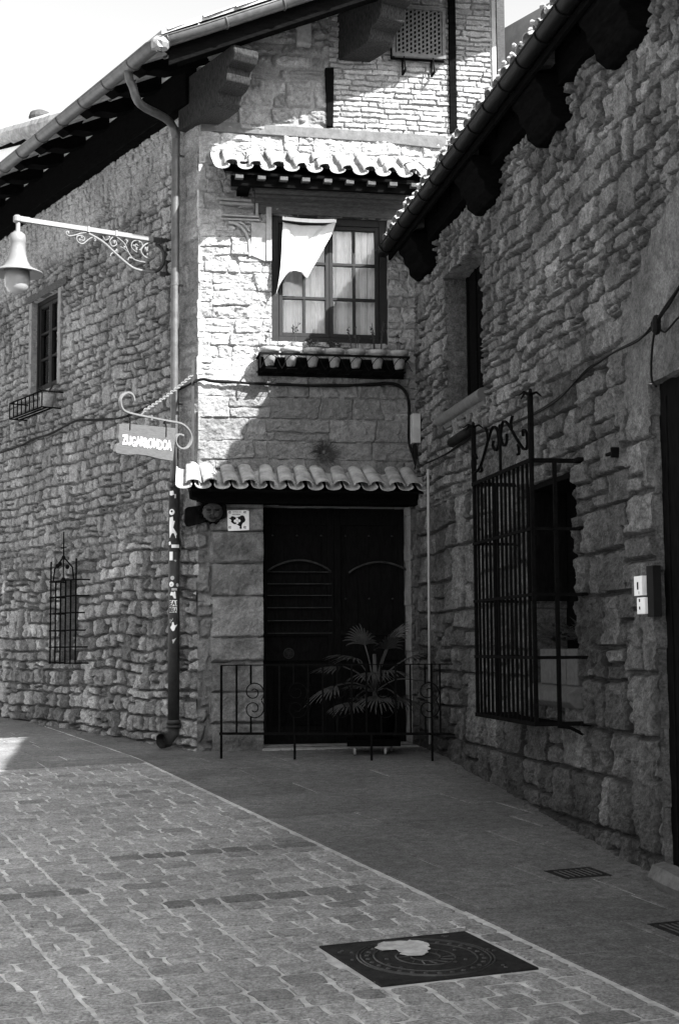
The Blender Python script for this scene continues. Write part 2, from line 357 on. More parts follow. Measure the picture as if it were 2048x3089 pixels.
# paving frame: c runs up the street along the joint between setts and pavement, r across
O0 = gh(1024, 2575); CD = D(-23.8); RD = D(71.0)
def pv(r, c, h):
    x = O0[0] + RD[0] * r + CD[0] * c; y = O0[1] + RD[1] * r + CD[1] * c
    return np.array([x, y, float(g(x, y)) + h])
def inv(P):
    A = np.array([[RD[0], CD[0]], [RD[1], CD[1]]]); return np.linalg.solve(A, np.array([P[0] - O0[0], P[1] - O0[1]]))
def on_street(P, marg=.35):
    lw = (P - L.o) @ L.n; fw = (P - F.o) @ F.n; rw = (P - R.o) @ R.n
    if P[1] < 5.2 or P[1] > 27: return False
    if abs(P[0]) > .27 * P[1] + .5: return False
    if rw < -.7: return False
    if fw < -.6 and lw < -.4: return False
    return True
covers = []   # (r0,r1,c0,c1) rectangles left free for manhole covers
def cover_rect(pts, grow=.0):
    q = [inv(gh(*p)) for p in pts]; a = sorted(v[0] for v in q); b = sorted(v[1] for v in q)
    return ((a[0] + a[1]) / 2 - grow, (a[2] + a[3]) / 2 + grow, (b[0] + b[1]) / 2 - grow, (b[2] + b[3]) / 2 + grow)
cv1 = cover_rect([(980, 2855), (1405, 2815), (1605, 2920), (1145, 2977)])
cv2 = cover_rect([(1645, 2632), (1770, 2617), (1835, 2641), (1715, 2653)])
cv3 = cover_rect([(1975, 2792), (2110, 2772), (2190, 2812), (2060, 2835)])
def paving(name, m, region, rowh, lens, gap, jit, tone, seed, gapc=None, top=.004, chan=(), coverlist=(), hj=.002, rot=.0, bev=.008, darkrows=()):
    rg = random.Random(seed); vs = []; fs = []; tn = []
    r0, r1, c0, c1 = region; c = c0; row = 0
    while c < c1:
        h = rg.uniform(*rowh); r = r1
        wob = rg.uniform(-.01, .01)
        while r > r0:
            w = rg.uniform(*lens); ra = max(r - w, r0)
            for q in chan:
                if ra < q < r: ra = q
                elif q < ra < q + lens[0] * .5: ra = q
            if r - ra < .05: r = ra; continue
            gc = gapc or gap; pieces = [(ra + gap / 2, r - gap / 2, c + gc / 2, c + h - gc / 2)]
            P = pv((ra + r) / 2, c + h / 2, 0)
            for k in coverlist:
                out = []
                for q in pieces:
                    if not (q[1] > k[0] and q[0] < k[1] and q[3] > k[2] and q[2] < k[3]): out.append(q); continue
                    if k[0] - q[0] > .012: out.append((q[0], k[0], q[2], q[3]))
                    if q[1] - k[1] > .012: out.append((k[1], q[1], q[2], q[3]))
                    m0, m1 = max(q[0], k[0]), min(q[1], k[1])
                    if k[2] - q[2] > .012: out.append((m0, m1, q[2], k[2]))
                    if q[3] - k[3] > .012: out.append((m0, m1, k[3], q[3]))
                pieces = out
            for cs in (pieces if on_street(P) else []):
                a, b, d, e = cs; j = lambda: rg.uniform(-jit, jit)
                cr = min(.018, (b - a) * .2, (e - d) * .2) * (1 if gap > .008 else .15)
                ring = [(a + cr + j(), d + j()), ((a + b) / 2, d + j()), (b - cr + j(), d + j()), (b + j(), d + cr + j()), (b + j(), (d + e) / 2), (b + j(), e - cr + j()), (b - cr + j(), e + j()), ((a + b) / 2, e + j()), (a + cr + j(), e + j()), (a + j(), e - cr + j()), (a + j(), (d + e) / 2), (a + j(), d + cr + j())]
                mx = sum(p[0] for p in ring) / 12; my = sum(p[1] for p in ring) / 12; n = 12; bI = len(vs)
                hh = top + rg.uniform(-hj, hj); tx = rg.uniform(-1, 1) * hj * 6; ty = rg.uniform(-1, 1) * hj * 6
                for p in ring: vs.append(pv(p[0], p[1], -.014))
                for p in ring: vs.append(pv(p[0] + (mx - p[0]) * bev * .3, p[1] + (my - p[1]) * bev * .3, hh - bev * .5 + tx * (p[0] - mx) + ty * (p[1] - my)))
                for p in ring:
                    L_ = math.hypot(p[0] - mx, p[1] - my); k_ = min(1, bev * 1.6 / L_)
                    vs.append(pv(p[0] + (mx - p[0]) * k_, p[1] + (my - p[1]) * k_, hh + tx * (p[0] - mx) + ty * (p[1] - my)))
                for q in range(2):
                    for i in range(n): fs.append((bI + q * n + i, bI + q * n + (i + 1) % n, bI + q * n + n + (i + 1) % n, bI + q * n + n + i))
                fs.append(tuple(bI + 2 * n + i for i in range(n)))
                t = rg.uniform(*tone)
                if rg.random() < .05 and gap > .015: t *= .72
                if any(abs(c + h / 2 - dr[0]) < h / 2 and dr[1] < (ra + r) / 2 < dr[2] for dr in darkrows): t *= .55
                tn += [t] * 36
            r = ra
        c += h; row += 1
    me = bpy.data.meshes.new(name); me.from_pydata([v.tolist() for v in vs], [], fs); me.update()
    at = me.attributes.new('tone', 'FLOAT', 'POINT'); at.data.foreach_set('value', np.array(tn, np.float32)); me.materials.append(m)
    bm = bmesh.new(); bm.from_mesh(me); bmesh.ops.recalc_face_normals(bm, faces=bm.faces); bm.to_mesh(me); bm.free()
    o = bpy.data.objects.new(name, me); COL.objects.link(o); tag(o, kind='structure'); return o
cC = inv(gh(0, 2474))[0]; cC2 = inv(gh(562, 3089))[0]; CH = (cC + cC2) / 2
cTop = inv(gh(455, 2300))[1]
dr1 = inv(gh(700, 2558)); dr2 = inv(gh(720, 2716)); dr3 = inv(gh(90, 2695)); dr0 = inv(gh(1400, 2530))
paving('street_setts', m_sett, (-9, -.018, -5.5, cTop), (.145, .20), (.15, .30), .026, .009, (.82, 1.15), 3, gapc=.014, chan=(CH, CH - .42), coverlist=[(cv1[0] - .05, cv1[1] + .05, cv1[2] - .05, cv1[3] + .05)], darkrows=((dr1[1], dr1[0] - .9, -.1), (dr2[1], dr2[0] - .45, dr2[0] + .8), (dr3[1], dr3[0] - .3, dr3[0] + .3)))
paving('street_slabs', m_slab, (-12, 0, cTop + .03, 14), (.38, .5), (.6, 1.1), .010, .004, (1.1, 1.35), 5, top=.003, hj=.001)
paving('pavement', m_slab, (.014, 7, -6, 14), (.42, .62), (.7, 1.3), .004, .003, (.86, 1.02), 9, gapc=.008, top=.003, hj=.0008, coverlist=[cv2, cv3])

# ================================================================== CORNER HOUSE
house = thing('stone_house', C2 + np.array([0, 0, .03]), 'old sandstone corner house with timber eaves, tiled door hood and burnt-out sunlit front', 'house')
house['label'] = 'sandstone corner house with timber eaves, curtained window and dark double door under tiled hoods'
SL = .446
VERGE_W = 1.08; GUT_W = .88
def corner_e(Zv): return .035 * fbm(Zv * 3, Zv * 0 + 5, 71, 3) + .012 * (np.floor(Zv / .21) % 3 - 1)
# --- street side (left)
lw_u0, lw_z1 = L.hit(100, 909); lw_u1, _ = L.hit(176, 873); lw_z0 = 4.74
LW = (4.08, 5.04, 4.74, 6.06, .16)
LG = (3.33, 3.93, 1.02, 2.10, .35)
def fnL(U, Zv):
    H1, T1 = stones(U, Zv, 11, ch=(.085, .165), sw=(.10, .27), warp=.035, wf=.9, edge=.011, depth=.050, off=.022, rough=.014, split=.14, jit=.026, tone=(.75, 1.2), mort=.48, tilt=.13)  # low mort tone paints crack shade into the joints
    H2, T2 = stones(U, Zv, 12, ch=(.10, .21), sw=(.11, .28), warp=.035, wf=.9, edge=.013, depth=.060, off=.030, rough=.020, split=.15, jit=.034, tone=(.5, 1.7), mort=.42, tilt=.18)
    k = np.clip((Zv - 2.2 - .5 * fbm(U, Zv, 77, 2)) / .5, 0, 1)
    H = H1 * k + H2 * (1 - k); T = T1 * k + T2 * (1 - k)
    q = np.clip((.55 + .12 * np.floor(Zv / .26 % 2) - U) / .02, 0, 1) * (Zv > 2.7)     # larger quoin stones at the corner
    H3, T3 = stones(U, Zv, 14, ch=(.22, .34), sw=(.3, .55), warp=.02, edge=.02, depth=.02, off=.012, rough=.01, split=.1, tone=(.7, 1.05), mort=.8)
    H = H * (1 - q) + H3 * q; T = T * (1 - q) + T3 * q
    # pale smeared render high under the eaves
    s = np.clip((Zv - 6.55 - .35 * fbm(U * 2, Zv * 2, 55, 3) + .05 * U) / .35, 0, 1); T = T * (1 - s) + 1.3 * s; H = H * (1 - .55 * s)
    f = np.clip(U / .07, 0, 1); return H * f + corner_e(Zv) * (1 - f), T
wall('street_side_wall', L, 0, 9.5, -.15, 7.75, fnL, [LW, LG], m_stoneL, house, step=.0125)
# --- front
zb_beam = 6.98
FWn = (F.hit(819, 640)[0], F.hit(1168, 660)[0], 4.60, 6.06, .14)
FD = (F.hit(793, 1520)[0], -.075, .09, F.hit(793, 1521)[1], .38)
upost = F.hit(993, 300)[0]; ubig = F.hit(1362, 200)[0]
PIERJ = [F.hit(700, y)[1] for y in (2279, 2181, 2090, 1996, 1923, 1799, 1698, 1603, 1530)]
uPier = F.hit(636, 1900)[0]
def fnF(U, Zv):
    H1, T1 = stones(U, Zv, 21, ch=(.10, .24), sw=(.2, .6), warp=.02, edge=.014, depth=.018, off=.014, rough=.013, split=.3, jw=.0, tone=(.8, 1.15), mort=1.0, tilt=.10)
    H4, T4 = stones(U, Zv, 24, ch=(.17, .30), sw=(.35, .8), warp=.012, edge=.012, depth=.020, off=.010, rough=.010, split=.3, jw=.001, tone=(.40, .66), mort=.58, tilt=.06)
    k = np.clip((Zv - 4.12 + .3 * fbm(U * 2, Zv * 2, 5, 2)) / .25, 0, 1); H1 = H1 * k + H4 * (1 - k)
    ks = np.clip((Zv - 4.15 + .25 * fbm(U * 2, Zv * 2, 5, 2) - .0) / .3 + np.clip((-1.75 - U) / .25, 0, 1), 0, 1); T1 = T1 * ks + T4 * (1 - ks)  # tone drops right of the sunlit strip, eave shadow painted into the stones
    # upper storey: rubble left of the post, thin bricks right of it
    H2, T2 = stones(U, Zv, 22, ch=(.12, .22), sw=(.2, .5), warp=.03, edge=.028, depth=.030, off=.018, rough=.016, split=.2, tone=(.5, .95), mort=.75, tilt=.15)
    H3, T3 = stones(U, Zv, 23, ch=(.058, .07), sw=(.22, .34), warp=.012, edge=.006, depth=.024, off=.009, rough=.006, jw=.002, big=0, split=0, tone=(.7, 1.1), mort=.8, tilt=.05)
    up = Zv > zb_beam; br = (U > upost) & up
    H = np.where(br, H3, np.where(up, H2, H1)); T = np.where(br, T3, np.where(up, T2, T1))
    # ashlar pier beside the door
    H5 = np.zeros_like(U); T5 = np.ones_like(U) * .62; inp = (Zv < FD[3] + .02) & (U < FD[0] + .01) & (U > uPier + .02 * np.sin(Zv * 9))
    for i in range(len(PIERJ) - 1):
        a, b = PIERJ[i], PIERJ[i + 1]; m = (Zv >= a) & (Zv < b); d = np.minimum(np.minimum(Zv - a, b - Zv) + .012 * fbm(U * 5, Zv * 2, 90 + i, 3), np.minimum(U - uPier, FD[0] - U + .03)) + .014 * fbm(U * 12, Zv * 12, 40 + i, 3)
        pr = 1 - (1 - np.clip(d / .03, 0, 1)) ** 2
        H5 = np.where(m, .03 + .018 * math.sin(i * 2.3) - .045 * (1 - pr) + .026 * fbm(U * 9, Zv * 9, 50 + i, 5) * pr - .02 * np.clip(fbm(U * 22, Zv * 22, 80 + i, 3) - .32, 0, 1) * pr, H5); T5 = np.where(m, (.58 + .10 * math.cos(i * 1.7)) * (1 + .8 * fbm(U * 4, Zv * 4, 60 + i, 5)) * pr + .5 * (1 - pr), T5)
    H6, T6 = stones(U, Zv, 26, ch=(.2, .42), sw=(.2, .4), warp=.03, edge=.03, depth=.035, off=.02, rough=.013, split=.25, tone=(.42, .7), mort=.45)
    low = Zv < 2.95; H = np.where(inp, H5, np.where(low & (U < FD[0]), H6, H)); T = np.where(inp, T5, np.where(low & (U < FD[0]), T6, T))
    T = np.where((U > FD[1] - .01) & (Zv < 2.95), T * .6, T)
    # darker towards the foot
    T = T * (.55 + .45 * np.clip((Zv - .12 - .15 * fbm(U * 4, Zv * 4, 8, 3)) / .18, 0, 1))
    f = np.clip((U - UL) / .07, 0, 1); H = H * f + corner_e(Zv) * (1 - f)
    return H, T
def roof_z(w, u): return 7.80 + .41 * (u - UL) - .1 * w     # underside of the gable roof over the front plane
uEnd = F.hit(1484, 200)[0]
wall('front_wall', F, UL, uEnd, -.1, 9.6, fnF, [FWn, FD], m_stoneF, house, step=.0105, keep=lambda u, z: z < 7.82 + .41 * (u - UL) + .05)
mb = MB(F); mb.box(uEnd - .02, uEnd - .002, -3, -.001, 5.5, 9.6); mb.box(uEnd - .003, uEnd + .045, -.25, .02, 5.0, 9.6); mb.build('plaster_edge', m_greypl, house)
# massing behind the two fronts, so nothing is paper thin
mb = MB(L); mb.box(9.4, 9.5, -6, 0, -.2, 7.7); mb.box(.6, 9.5, -6.1, -6, -.2, 10.3); mb.build('rear_wall', m_greypl, house)

# --- timber of the front
mb = MB(F); zc = F.hit(970, 396)[1]
mb.prism([(UL + .02, F.hit(610, 365)[1]), (F.hit(1142, 399)[0], F.hit(1142, 399)[1]), (F.hit(1345, 412)[0], F.hit(1345, 412)[1]), (F.hit(1345, 452)[0], F.hit(1345, 452)[1]), (F.hit(1142, 430)[0], F.hit(1142, 430)[1]), (UL + .02, F.hit(610, 395)[1])], -.05, .022)
mb.build('string_beam', m_beam, house, bevel=.006)
mb = MB(F); a = F.hit(980, 207); b = F.hit(1007, 384); mb.prism([(a[0], a[1]), (b[0], a[1] + .01), (b[0] - .01, b[1]), (a[0] + .02, b[1])], -.03, .03); mb.build('short_post', m_wood, house, bevel=.005)
mb = MB(F); a = F.hit(1350, 0); b = F.hit(1374, 405); mb.box(a[0], F.hit(1374, 200)[0], -.05, .035, b[1] + .01, 9.5); mb.build('tall_post', m_wood, house, bevel=.006)

# --- roof
def Lp(u, w): return L.o + L.a * u + L.n * w
def roofpt(u, w, dz=0): P = Lp(u, w); return np.array([P[0], P[1], 7.95 + SL * (-w) + dz])
# outline of the roof in plan: the eave follows the street side, the verge follows the front
nF = F.n
def verge_hit(w):   # u on L at given w where the F-plane offset = VERGE_W
    # (Lp(u,w)-F.o)@nF = VERGE_W
    k0 = (Lp(0, w) - F.o) @ nF; k1 = L.a @ nF
    return (VERGE_W - k0) / k1
EW = GUT_W - .02
mb = MB()
q = [roofpt(verge_hit(EW), EW), roofpt(10, EW), roofpt(10, -5), roofpt(verge_hit(-5), -5)]
mb.add(q + [p + np.array([0, 0, .035]) for p in q], [(0, 1, 2, 3), (7, 6, 5, 4), (0, 4, 5, 1), (1, 5, 6, 2), (2, 6, 7, 3), (3, 7, 4, 0)])
mb.build('roof_boards', m_wood, house)
mb = MB(); q = [roofpt(verge_hit(EW) - .02, EW + .01), roofpt(10, EW + .01), roofpt(10, -5), roofpt(verge_hit(-5) - .02, -5)]
mb.add([p + Z * .037 for p in q] + [p + Z * .085 for p in q], [(0, 1, 2, 3), (7, 6, 5, 4), (0, 4, 5, 1), (1, 5, 6, 2), (2, 6, 7, 3), (3, 7, 4, 0)])
mb.build('roof_bed', m_tile, house)
# rafters with shaped tails under the eave
for i in range(15):
    u = -.68 + .735 * i; mb = MB(); hw = .105
    prof = [(GUT_W - .12, -.005), (GUT_W - .12, -.06), (GUT_W - .22, -.15), (GUT_W - .30, -.13), (.35, -.215), (-.35, -.215), (-.35, -.005)]
    def rp(uu, w, d): return roofpt(uu, w, d)
    vs = [rp(u - hw, w, d) for w, d in prof] + [rp(u + hw, w, d) for w, d in prof]; n = len(prof)
    mb.add(vs, [tuple(range(n)), tuple(range(2 * n - 1, n - 1, -1))] + [(k, (k + 1) % n, n + (k + 1) % n, n + k) for k in range(n)]); mb.build('rafter', m_wood, house)
mb = MB(L); mb.box(.06, 9.6, -.25, .14, 7.30, 7.735)
mb.build('wall_plate', m_wood, house, bevel=.008)
mb = MB(L); mb.box(.0, 9.6, -.22, .13, 7.737, 7.88); mb.build('white_infill', m_plaster, house)
# stepped corbel ends of the wall plate and of the purlin (they run parallel to the street side)
def corbel(uf, z_top, l=.92, wd=.30, name='corbel'):
    """profile in (d,z): d = distance out of the front wall along the street direction"""
    o = F.p(uf, 0, 0); d = -L.a; s = np.cross(d, Z)
    P = [(-.35, 0)] + [(l, 0), (l + .03, -.10), (l - .02, -.17), (l - .14, -.20), (l - .13, -.24), (l - .16, -.34), (l - .24, -.39), (l - .34, -.41), (l - .36, -.50), (l - .42, -.55), (l - .62, -.56), (-.35, -.56)]
    mb = MB(); vs = [o + d * a + s * sgn * wd / 2 + Z * (z_top + b) for sgn in (-1, 1) for a, b in P]; n = len(P)
    mb.add(vs, [tuple(range(n)), tuple(range(2 * n - 1, n - 1, -1))] + [(k, (k + 1) % n, n + (k + 1) % n, n + k) for k in range(n)])
    return mb.build(name, m_corbel, house, bevel=.012)
corbel(UL + .06, 7.62, .95)
corbel(F.hit(1130, 80, .85)[0] - .07, 8.47, .92, wd=.34)
# verge: barge board, gutter, tiles
def vp(u, dz, w=VERGE_W): return F.p(u, w, 7.47 + .41 * (u + 2.98) + dz)
uv0 = -2.96
def board_bar(mb, u0, u1, w0, w1, d0, d1):
    vs = [vp(u, d, w) for u in (u0, u1) for w in (w0, w1) for d in (d0, d1)]
    return mb.add(vs, [(0, 1, 3, 2), (4, 6, 7, 5), (0, 4, 5, 1), (2, 3, 7, 6), (0, 2, 6, 4), (1, 5, 7, 3)])
board_bar(MB(), uv0 + .1, 2.2, VERGE_W - .14, VERGE_W - .10, -.20, .07).build('barge_board', m_wood, house, bevel=.004)
board_bar(MB(), uv0 + .2, 2.2, VERGE_W - .34, VERGE_W - .141, -.16, -.13).build('soffit_board', m_wood, house)
def gutter(name, path, r, parent, m, seg=.55, up=Z):
    """half-round gutter with bead and joints along a 3D path of points"""
    mb = MB()
    P = [np.array(p) for p in path]; n = 13
    dirs = [P[min(i + 1, len(P) - 1)] - P[max(i - 1, 0)] for i in range(len(P))]
    for layer, rr in ((0, r), (1, r - .006)):
        vs = []
        for p, d in zip(P, dirs):
            d = d / np.linalg.norm(d); x = np.cross(d, Z); x /= np.linalg.norm(x); y = np.cross(x, d)
            for k in range(n):
                a = math.pi + math.pi * k / (n - 1); vs.append(p + x * rr * math.cos(a) + y * rr * math.sin(a))
        mb.add(vs, [(i * n + k, i * n + k + 1, (i + 1) * n + k + 1, (i + 1) * n + k) for i in range(len(P) - 1) for k in range(n - 1)])
    g_ = mb.build(name, m, parent, smooth=True)
    # rolled bead on both lips
    mb = MB()
    for sgn in (-1, 1):
        pts = []
        for p, d in zip(P, dirs):
            d = d / np.linalg.norm(d); x = np.cross(d, Z); x /= np.linalg.norm(x); pts.append(p + x * r * sgn)
        mb.tube(pts, .010, 6, world=True)
    # joint straps
    L_ = [0]
    for i in range(len(P) - 1): L_.append(L_[-1] + np.linalg.norm(P[i + 1] - P[i]))
    s = seg * .5
    while s < L_[-1]:
        i = max(k for k in range(len(L_) - 1) if L_[k] <= s); t = (s - L_[i]) / (L_[i + 1] - L_[i]); p = P[i] * (1 - t) + P[i + 1] * t; d = dirs[i] / np.linalg.norm(dirs[i]) if i else P[1] - P[0]
        d = (P[i + 1] - P[i]); d = d / np.linalg.norm(d); x = np.cross(d, Z); x /= np.linalg.norm(x); y = np.cross(x, d)
        pts = [p + x * (r + .005) * math.cos(math.pi + math.pi * k / 12) + y * (r + .005) * math.sin(math.pi + math.pi * k / 12) for k in range(13)]
        mb.tube(pts, .0085, 6, world=True); s += seg
    mb.build('gutter_joint', m, g_ if parent else None, smooth=True)
    return g_
GZ = 7.50
ucorner = verge_hit(GUT_W + .04)
Pc = Lp(ucorner, GUT_W + .04); Pc = np.array([Pc[0], Pc[1], GZ])
pe = [Lp(10, GUT_W + .04) + Z * GZ, Lp(ucorner + .5, GUT_W + .04) + Z * GZ, Lp(ucorner + .06, GUT_W + .04) + Z * (GZ + .003)]
uu0 = (Pc - F.o) @ F.a
pe2 = [F.p(uu0 + .08, VERGE_W + .02, GZ + .04), F.p(uu0 + .5, VERGE_W + .02, GZ + .41 * .5), F.p(2.2, VERGE_W + .02, GZ + .41 * (2.2 - uu0))]
g1 = gutter('gutter', pe + pe2, .085, house, m_zinc, seg=.66)
mb = MB(); c = Pc + np.array([.05, -.02, .0]); rgf = random.Random(3)
mb.lathe(c, [(.001, .045), (.05, .05), (.085, .02), (.10, -.02), (.085, -.07), (.03, -.09)], 11)
mb.v = [v + np.array([rgf.uniform(-.014, .014), rgf.uniform(-.014, .014), rgf.uniform(-.014, .014)]) for v in mb.v]; o = mb.build('crumpled_flashing', m_flash, g1)
def tile_row(mb, P0, du, dup, n, pitch_sp, length, r=.085, r2=.07, th=.012, cover=True, jit=.01, rng=random.Random(4), drop=0.0):
    """n half-barrel tiles side by side: P0 = lower-left point, du = unit across, dup = unit up the slope"""
    nn = np.cross(du, dup); nn /= np.linalg.norm(nn)
    if nn[2] < 0: nn = -nn
    for i in range(n):
        c0 = P0 + du * (i * pitch_sp + rng.uniform(-jit, jit)) + dup * rng.uniform(-jit * 1.6, jit * 1.6) + nn * rng.uniform(-.004, .004); K = 9; vs = []
        yaw = rng.uniform(-.055, .055)
        for s in (0, 1):
            for rr_, tt in ((r if s == 0 else r2, 0), ((r if s == 0 else r2) - th, 1)):
                for k in range(K):
                    a = math.pi * k / (K - 1)
                    if not cover: a = math.pi + a
                    off = nn * (rr_ * math.sin(a)) * (.52) + du * (rr_ * math.cos(a))
                    vs.append(c0 + dup * length * s + du * yaw * s * length + off + (nn * .02 * s))
        f = []
        q = lambda s, lay, k: s * 2 * K + lay * K + k
        for k in range(K - 1):
            f += [(q(0, 0, k), q(0, 0, k + 1), q(1, 0, k + 1), q(1, 0, k)), (q(0, 1, k), q(1, 1, k), q(1, 1, k + 1), q(0, 1, k + 1)), (q(0, 0, k), q(0, 1, k), q(0, 1, k + 1), q(0, 0, k + 1)), (q(1, 0, k), q(1, 0, k + 1), q(1, 1, k + 1), q(1, 1, k))]
        f += [(q(0, 0, 0), q(1, 0, 0), q(1, 1, 0), q(0, 1, 0)), (q(0, 0, K - 1), q(0, 1, K - 1), q(1, 1, K - 1), q(1, 0, K - 1))]
        mb.add(vs, f)
    return mb
# tiles of the big roof (seen only as a bumpy line above the gutter)
mb = MB(); upv = -L.n - 0; upv = np.array([-L.n[0], -L.n[1], SL]); upv /= np.linalg.norm(upv)
nt_ = 52
for rowi in range(8):
    w = EW + .05 - rowi * .36
    st = verge_hit(w); P0 = roofpt(st + .05, w - .05, .0)
    tile_row(mb, P0, L.a, upv, nt_, .21, .44, cover=True); tile_row(mb, P0 + L.a * .105 - Z * .02, L.a, upv, nt_, .21, .44, cover=False)
mb.build('roof_tiles', m_tile, house)
mb = MB()  # verge tiles lying along the rake
rk = np.array([F.a[0], F.a[1], .41]); rk /= np.linalg.norm(rk)
for i in range(13):
    P0 = vp(uv0 + .1 + i * .36, .13, VERGE_W - .05); tile_row(mb, P0, nF, rk, 1, .2, .42, r=.10, r2=.085)
mb.build('verge_tiles', m_tile, house)

# --- big curtained window of the front
def window(name, fr, u0, u1, z0, z1, w, outer, casements, cols, rows, stile, munt, m, parent, depth=.05, label=None, bars_w=.02, curtain=True, cdepth=.09):
    mb = MB(fr)
    mb.box(u0, u0 + outer, w - .02, w + depth, z0, z1).box(u1 - outer, u1, w - .02, w + depth, z0, z1).box(u0 + outer, u1 - outer, w - .018, w + depth - .002, z1 - outer, z1).box(u0 + outer, u1 - outer, w - .018, w + depth - .002, z0, z0 + outer * .8)
    root = mb.build(name, m, parent, bevel=.004)
    a0, a1 = u0 + outer + .004, u1 - outer - .004; b0, b1 = z0 + outer * .8 + .004, z1 - outer - .004; cw = (a1 - a0) / casements
    for c in range(casements):
        x0 = a0 + c * cw + .002; x1 = x0 + cw - .004; mb = MB(fr); wt = w + depth - .012
        mb.box(x0, x0 + stile, w - .015, wt, b0, b1).box(x1 - stile, x1, w - .015, wt, b0, b1).box(x0 + stile, x1 - stile, w - .013, wt - .002, b1 - stile, b1).box(x0 + stile, x1 - stile, w - .013, wt - .002, b0, b0 + stile * 1.1)
        gx0, gx1, gz0, gz1 = x0 + stile, x1 - stile, b0 + stile * 1.1, b1 - stile
        for k in range(1, cols): x = gx0 + (gx1 - gx0) * k / cols; mb.box(x - munt / 2, x + munt / 2, w - .01, wt - .008, gz0, gz1)
        for k in range(1, rows): z = gz0 + (gz1 - gz0) * k / rows; mb.box(gx0, gx1, w - .012, wt - .005, z - munt / 2, z + munt / 2)
        mb.build('casement', m, root, bevel=.003)
    MB(fr).box(a0, a1, w - .004, w, b0, b1).build('glass', m_glass, root)
    if curtain:
        for (cu0, cu1) in ((a0, (a0 + a1) / 2 - .01), ((a0 + a1) / 2 + .01, a1)):
            mb = MB(fr); N = 60; vs = []
            ph = random.uniform(0, 6)
            for i in range(N + 1):
                for j in range(5):
                    t = i / N; s = j / 4
                    vs.append(fr.p(cu0 + (cu1 - cu0) * t + .012 * math.sin(t * 19 + ph) * s, w - cdepth + .02 * math.sin(t * 34 + ph + s) + .010 * math.sin(t * 71 + 2 * ph), b0 - .05 + (b1 - b0 + .1) * (1 - s)))
            mb.add(vs, [(i * 5 + j, i * 5 + j + 1, i * 5 + j + 6, i * 5 + j + 5) for i in range(N) for j in range(4)]); mb.build('curtain', m_curt, root, smooth=True)
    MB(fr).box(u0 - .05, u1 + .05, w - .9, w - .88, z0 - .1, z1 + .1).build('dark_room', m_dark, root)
    return root
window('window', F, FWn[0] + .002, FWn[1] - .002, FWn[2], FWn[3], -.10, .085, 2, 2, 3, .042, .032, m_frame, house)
# stepped timber lintel over it
mb = MB(F); u0 = F.hit(748, 560)[0]; u1 = F.hit(1215, 560)[0]
z660 = FWn[3]; steps = [(z660, .03), (z660 + .09, .07), (z660 + .19, .11), (z660 + .30, .15)]
mb.prismu([(-.05, z660)] + [(.028, z660), (.032, z660 + .05), (.05, z660 + .075), (.05, z660 + .10), (.09, z660 + .115), (.095, z660 + .16), (.115, z660 + .18), (.115, z660 + .20), (.15, z660 + .225), (.16, z660 + .30), (.20, z660 + .33), (.20, z660 + .44), (-.05, z660 + .44)], u0 + .07, u1)
mb.build('window_lintel', m_woodm, house, bevel=.003)
# carved stone mouldings left of the window
mb = MB(F)
def bar(a, b, th, w1): 
    (ua, za), (ub, zb_) = F.hit(*a), F.hit(*b); mb.prism([(ua, za - th / 2), (ub, zb_ - th / 2), (ub, zb_ + th / 2), (ua, za + th / 2)], -.03, w1)
bar((655, 603), (758, 610), .028, .07); bar((662, 614), (765, 621), .03, .05); bar((668, 652), (780, 658), .02, .06); bar((672, 662), (783, 667), .022, .04)
pl = [F.hit(757, 672), F.hit(815, 676), F.hit(815, 775), F.hit(800, 790), F.hit(757, 772)]; mb.prism(pl, -.03, .025)
a = F.hit(802, 560); b = F.hit(818, 790); mb.box(a[0], FWn[0] - .002, -.03, .045, b[1], z660 + .3)
a = F.hit(770, 560); mb.box(a[0], a[0] + .03, -.03, .055, F.hit(770, 660)[1], z660 + .33)
mb.tube([(p[0], .02, p[1]) for p in smoothpts([F.hit(*q) for q in ((690, 672), (715, 678), (735, 695), (748, 720), (752, 745), (753, 775))])], .018, 8)
mb.tube([(p[0], .03, p[1]) for p in smoothpts([F.hit(*q) for q in ((722, 672), (738, 682), (752, 700))])], .012, 8)
mb.build('carved_moulding', m_stoneF if False else m_ashlar, house, bevel=.004)
# hood over the window
HW = .60; hz1 = F.hit(700, 464)[1]; hz0 = F.hit(700, 491, HW)[1]
def hood(u0, u1, w_out, z_wall, z_edge, sp, name, mt, rr, bz=.03, seed=3, rows=2):
    rng = random.Random(seed); dup = (F.p(0, 0, z_wall) - F.p(0, w_out, z_edge)); ln = np.linalg.norm(dup); dup = dup / ln
    n = int(round((u1 - u0) / sp)); sp = (u1 - u0) / n; mb = MB()
    rl = ln / rows
    for k in range(rows):
        b = F.p(u0 + sp / 2, w_out, z_edge) + dup * rl * k + Z * .018 * k
        tile_row(mb, b - dup * 0.0, F.a, dup, n, sp, rl + .10, r=rr, r2=rr * .82, jit=.013, rng=rng)
        tile_row(mb, b - F.a * sp / 2 - dup * .03 - Z * .012, F.a, dup, n + 1, sp, rl + .10, r=rr * 1.0, r2=rr * .85, cover=False, jit=.006, rng=rng)
    o = mb.build(name, mt, house); return o, dup, ln
hu0 = F.hit(668, 500, HW)[0]; hu1 = F.hit(1290, 520, HW)[0]
hood(hu0, hu1, HW, hz1, hz0, .245, 'window_hood_tiles', m_tile, .088)
mb = MB(F); mb.prismu([(-.05, hz1 - .09), (HW - .07, hz0 - .075), (HW - .07, hz0 - .10), (-.05, hz1 - .12)], hu0 + .05, hu1); mb.build('window_hood_boards', m_wood, house)
mb = MB(F); mb.box(hu0 + .12, hu1, HW - .20, HW - .14, hz0 - .20, hz0 - .09); mb.build('window_hood_fascia', m_wood, house)
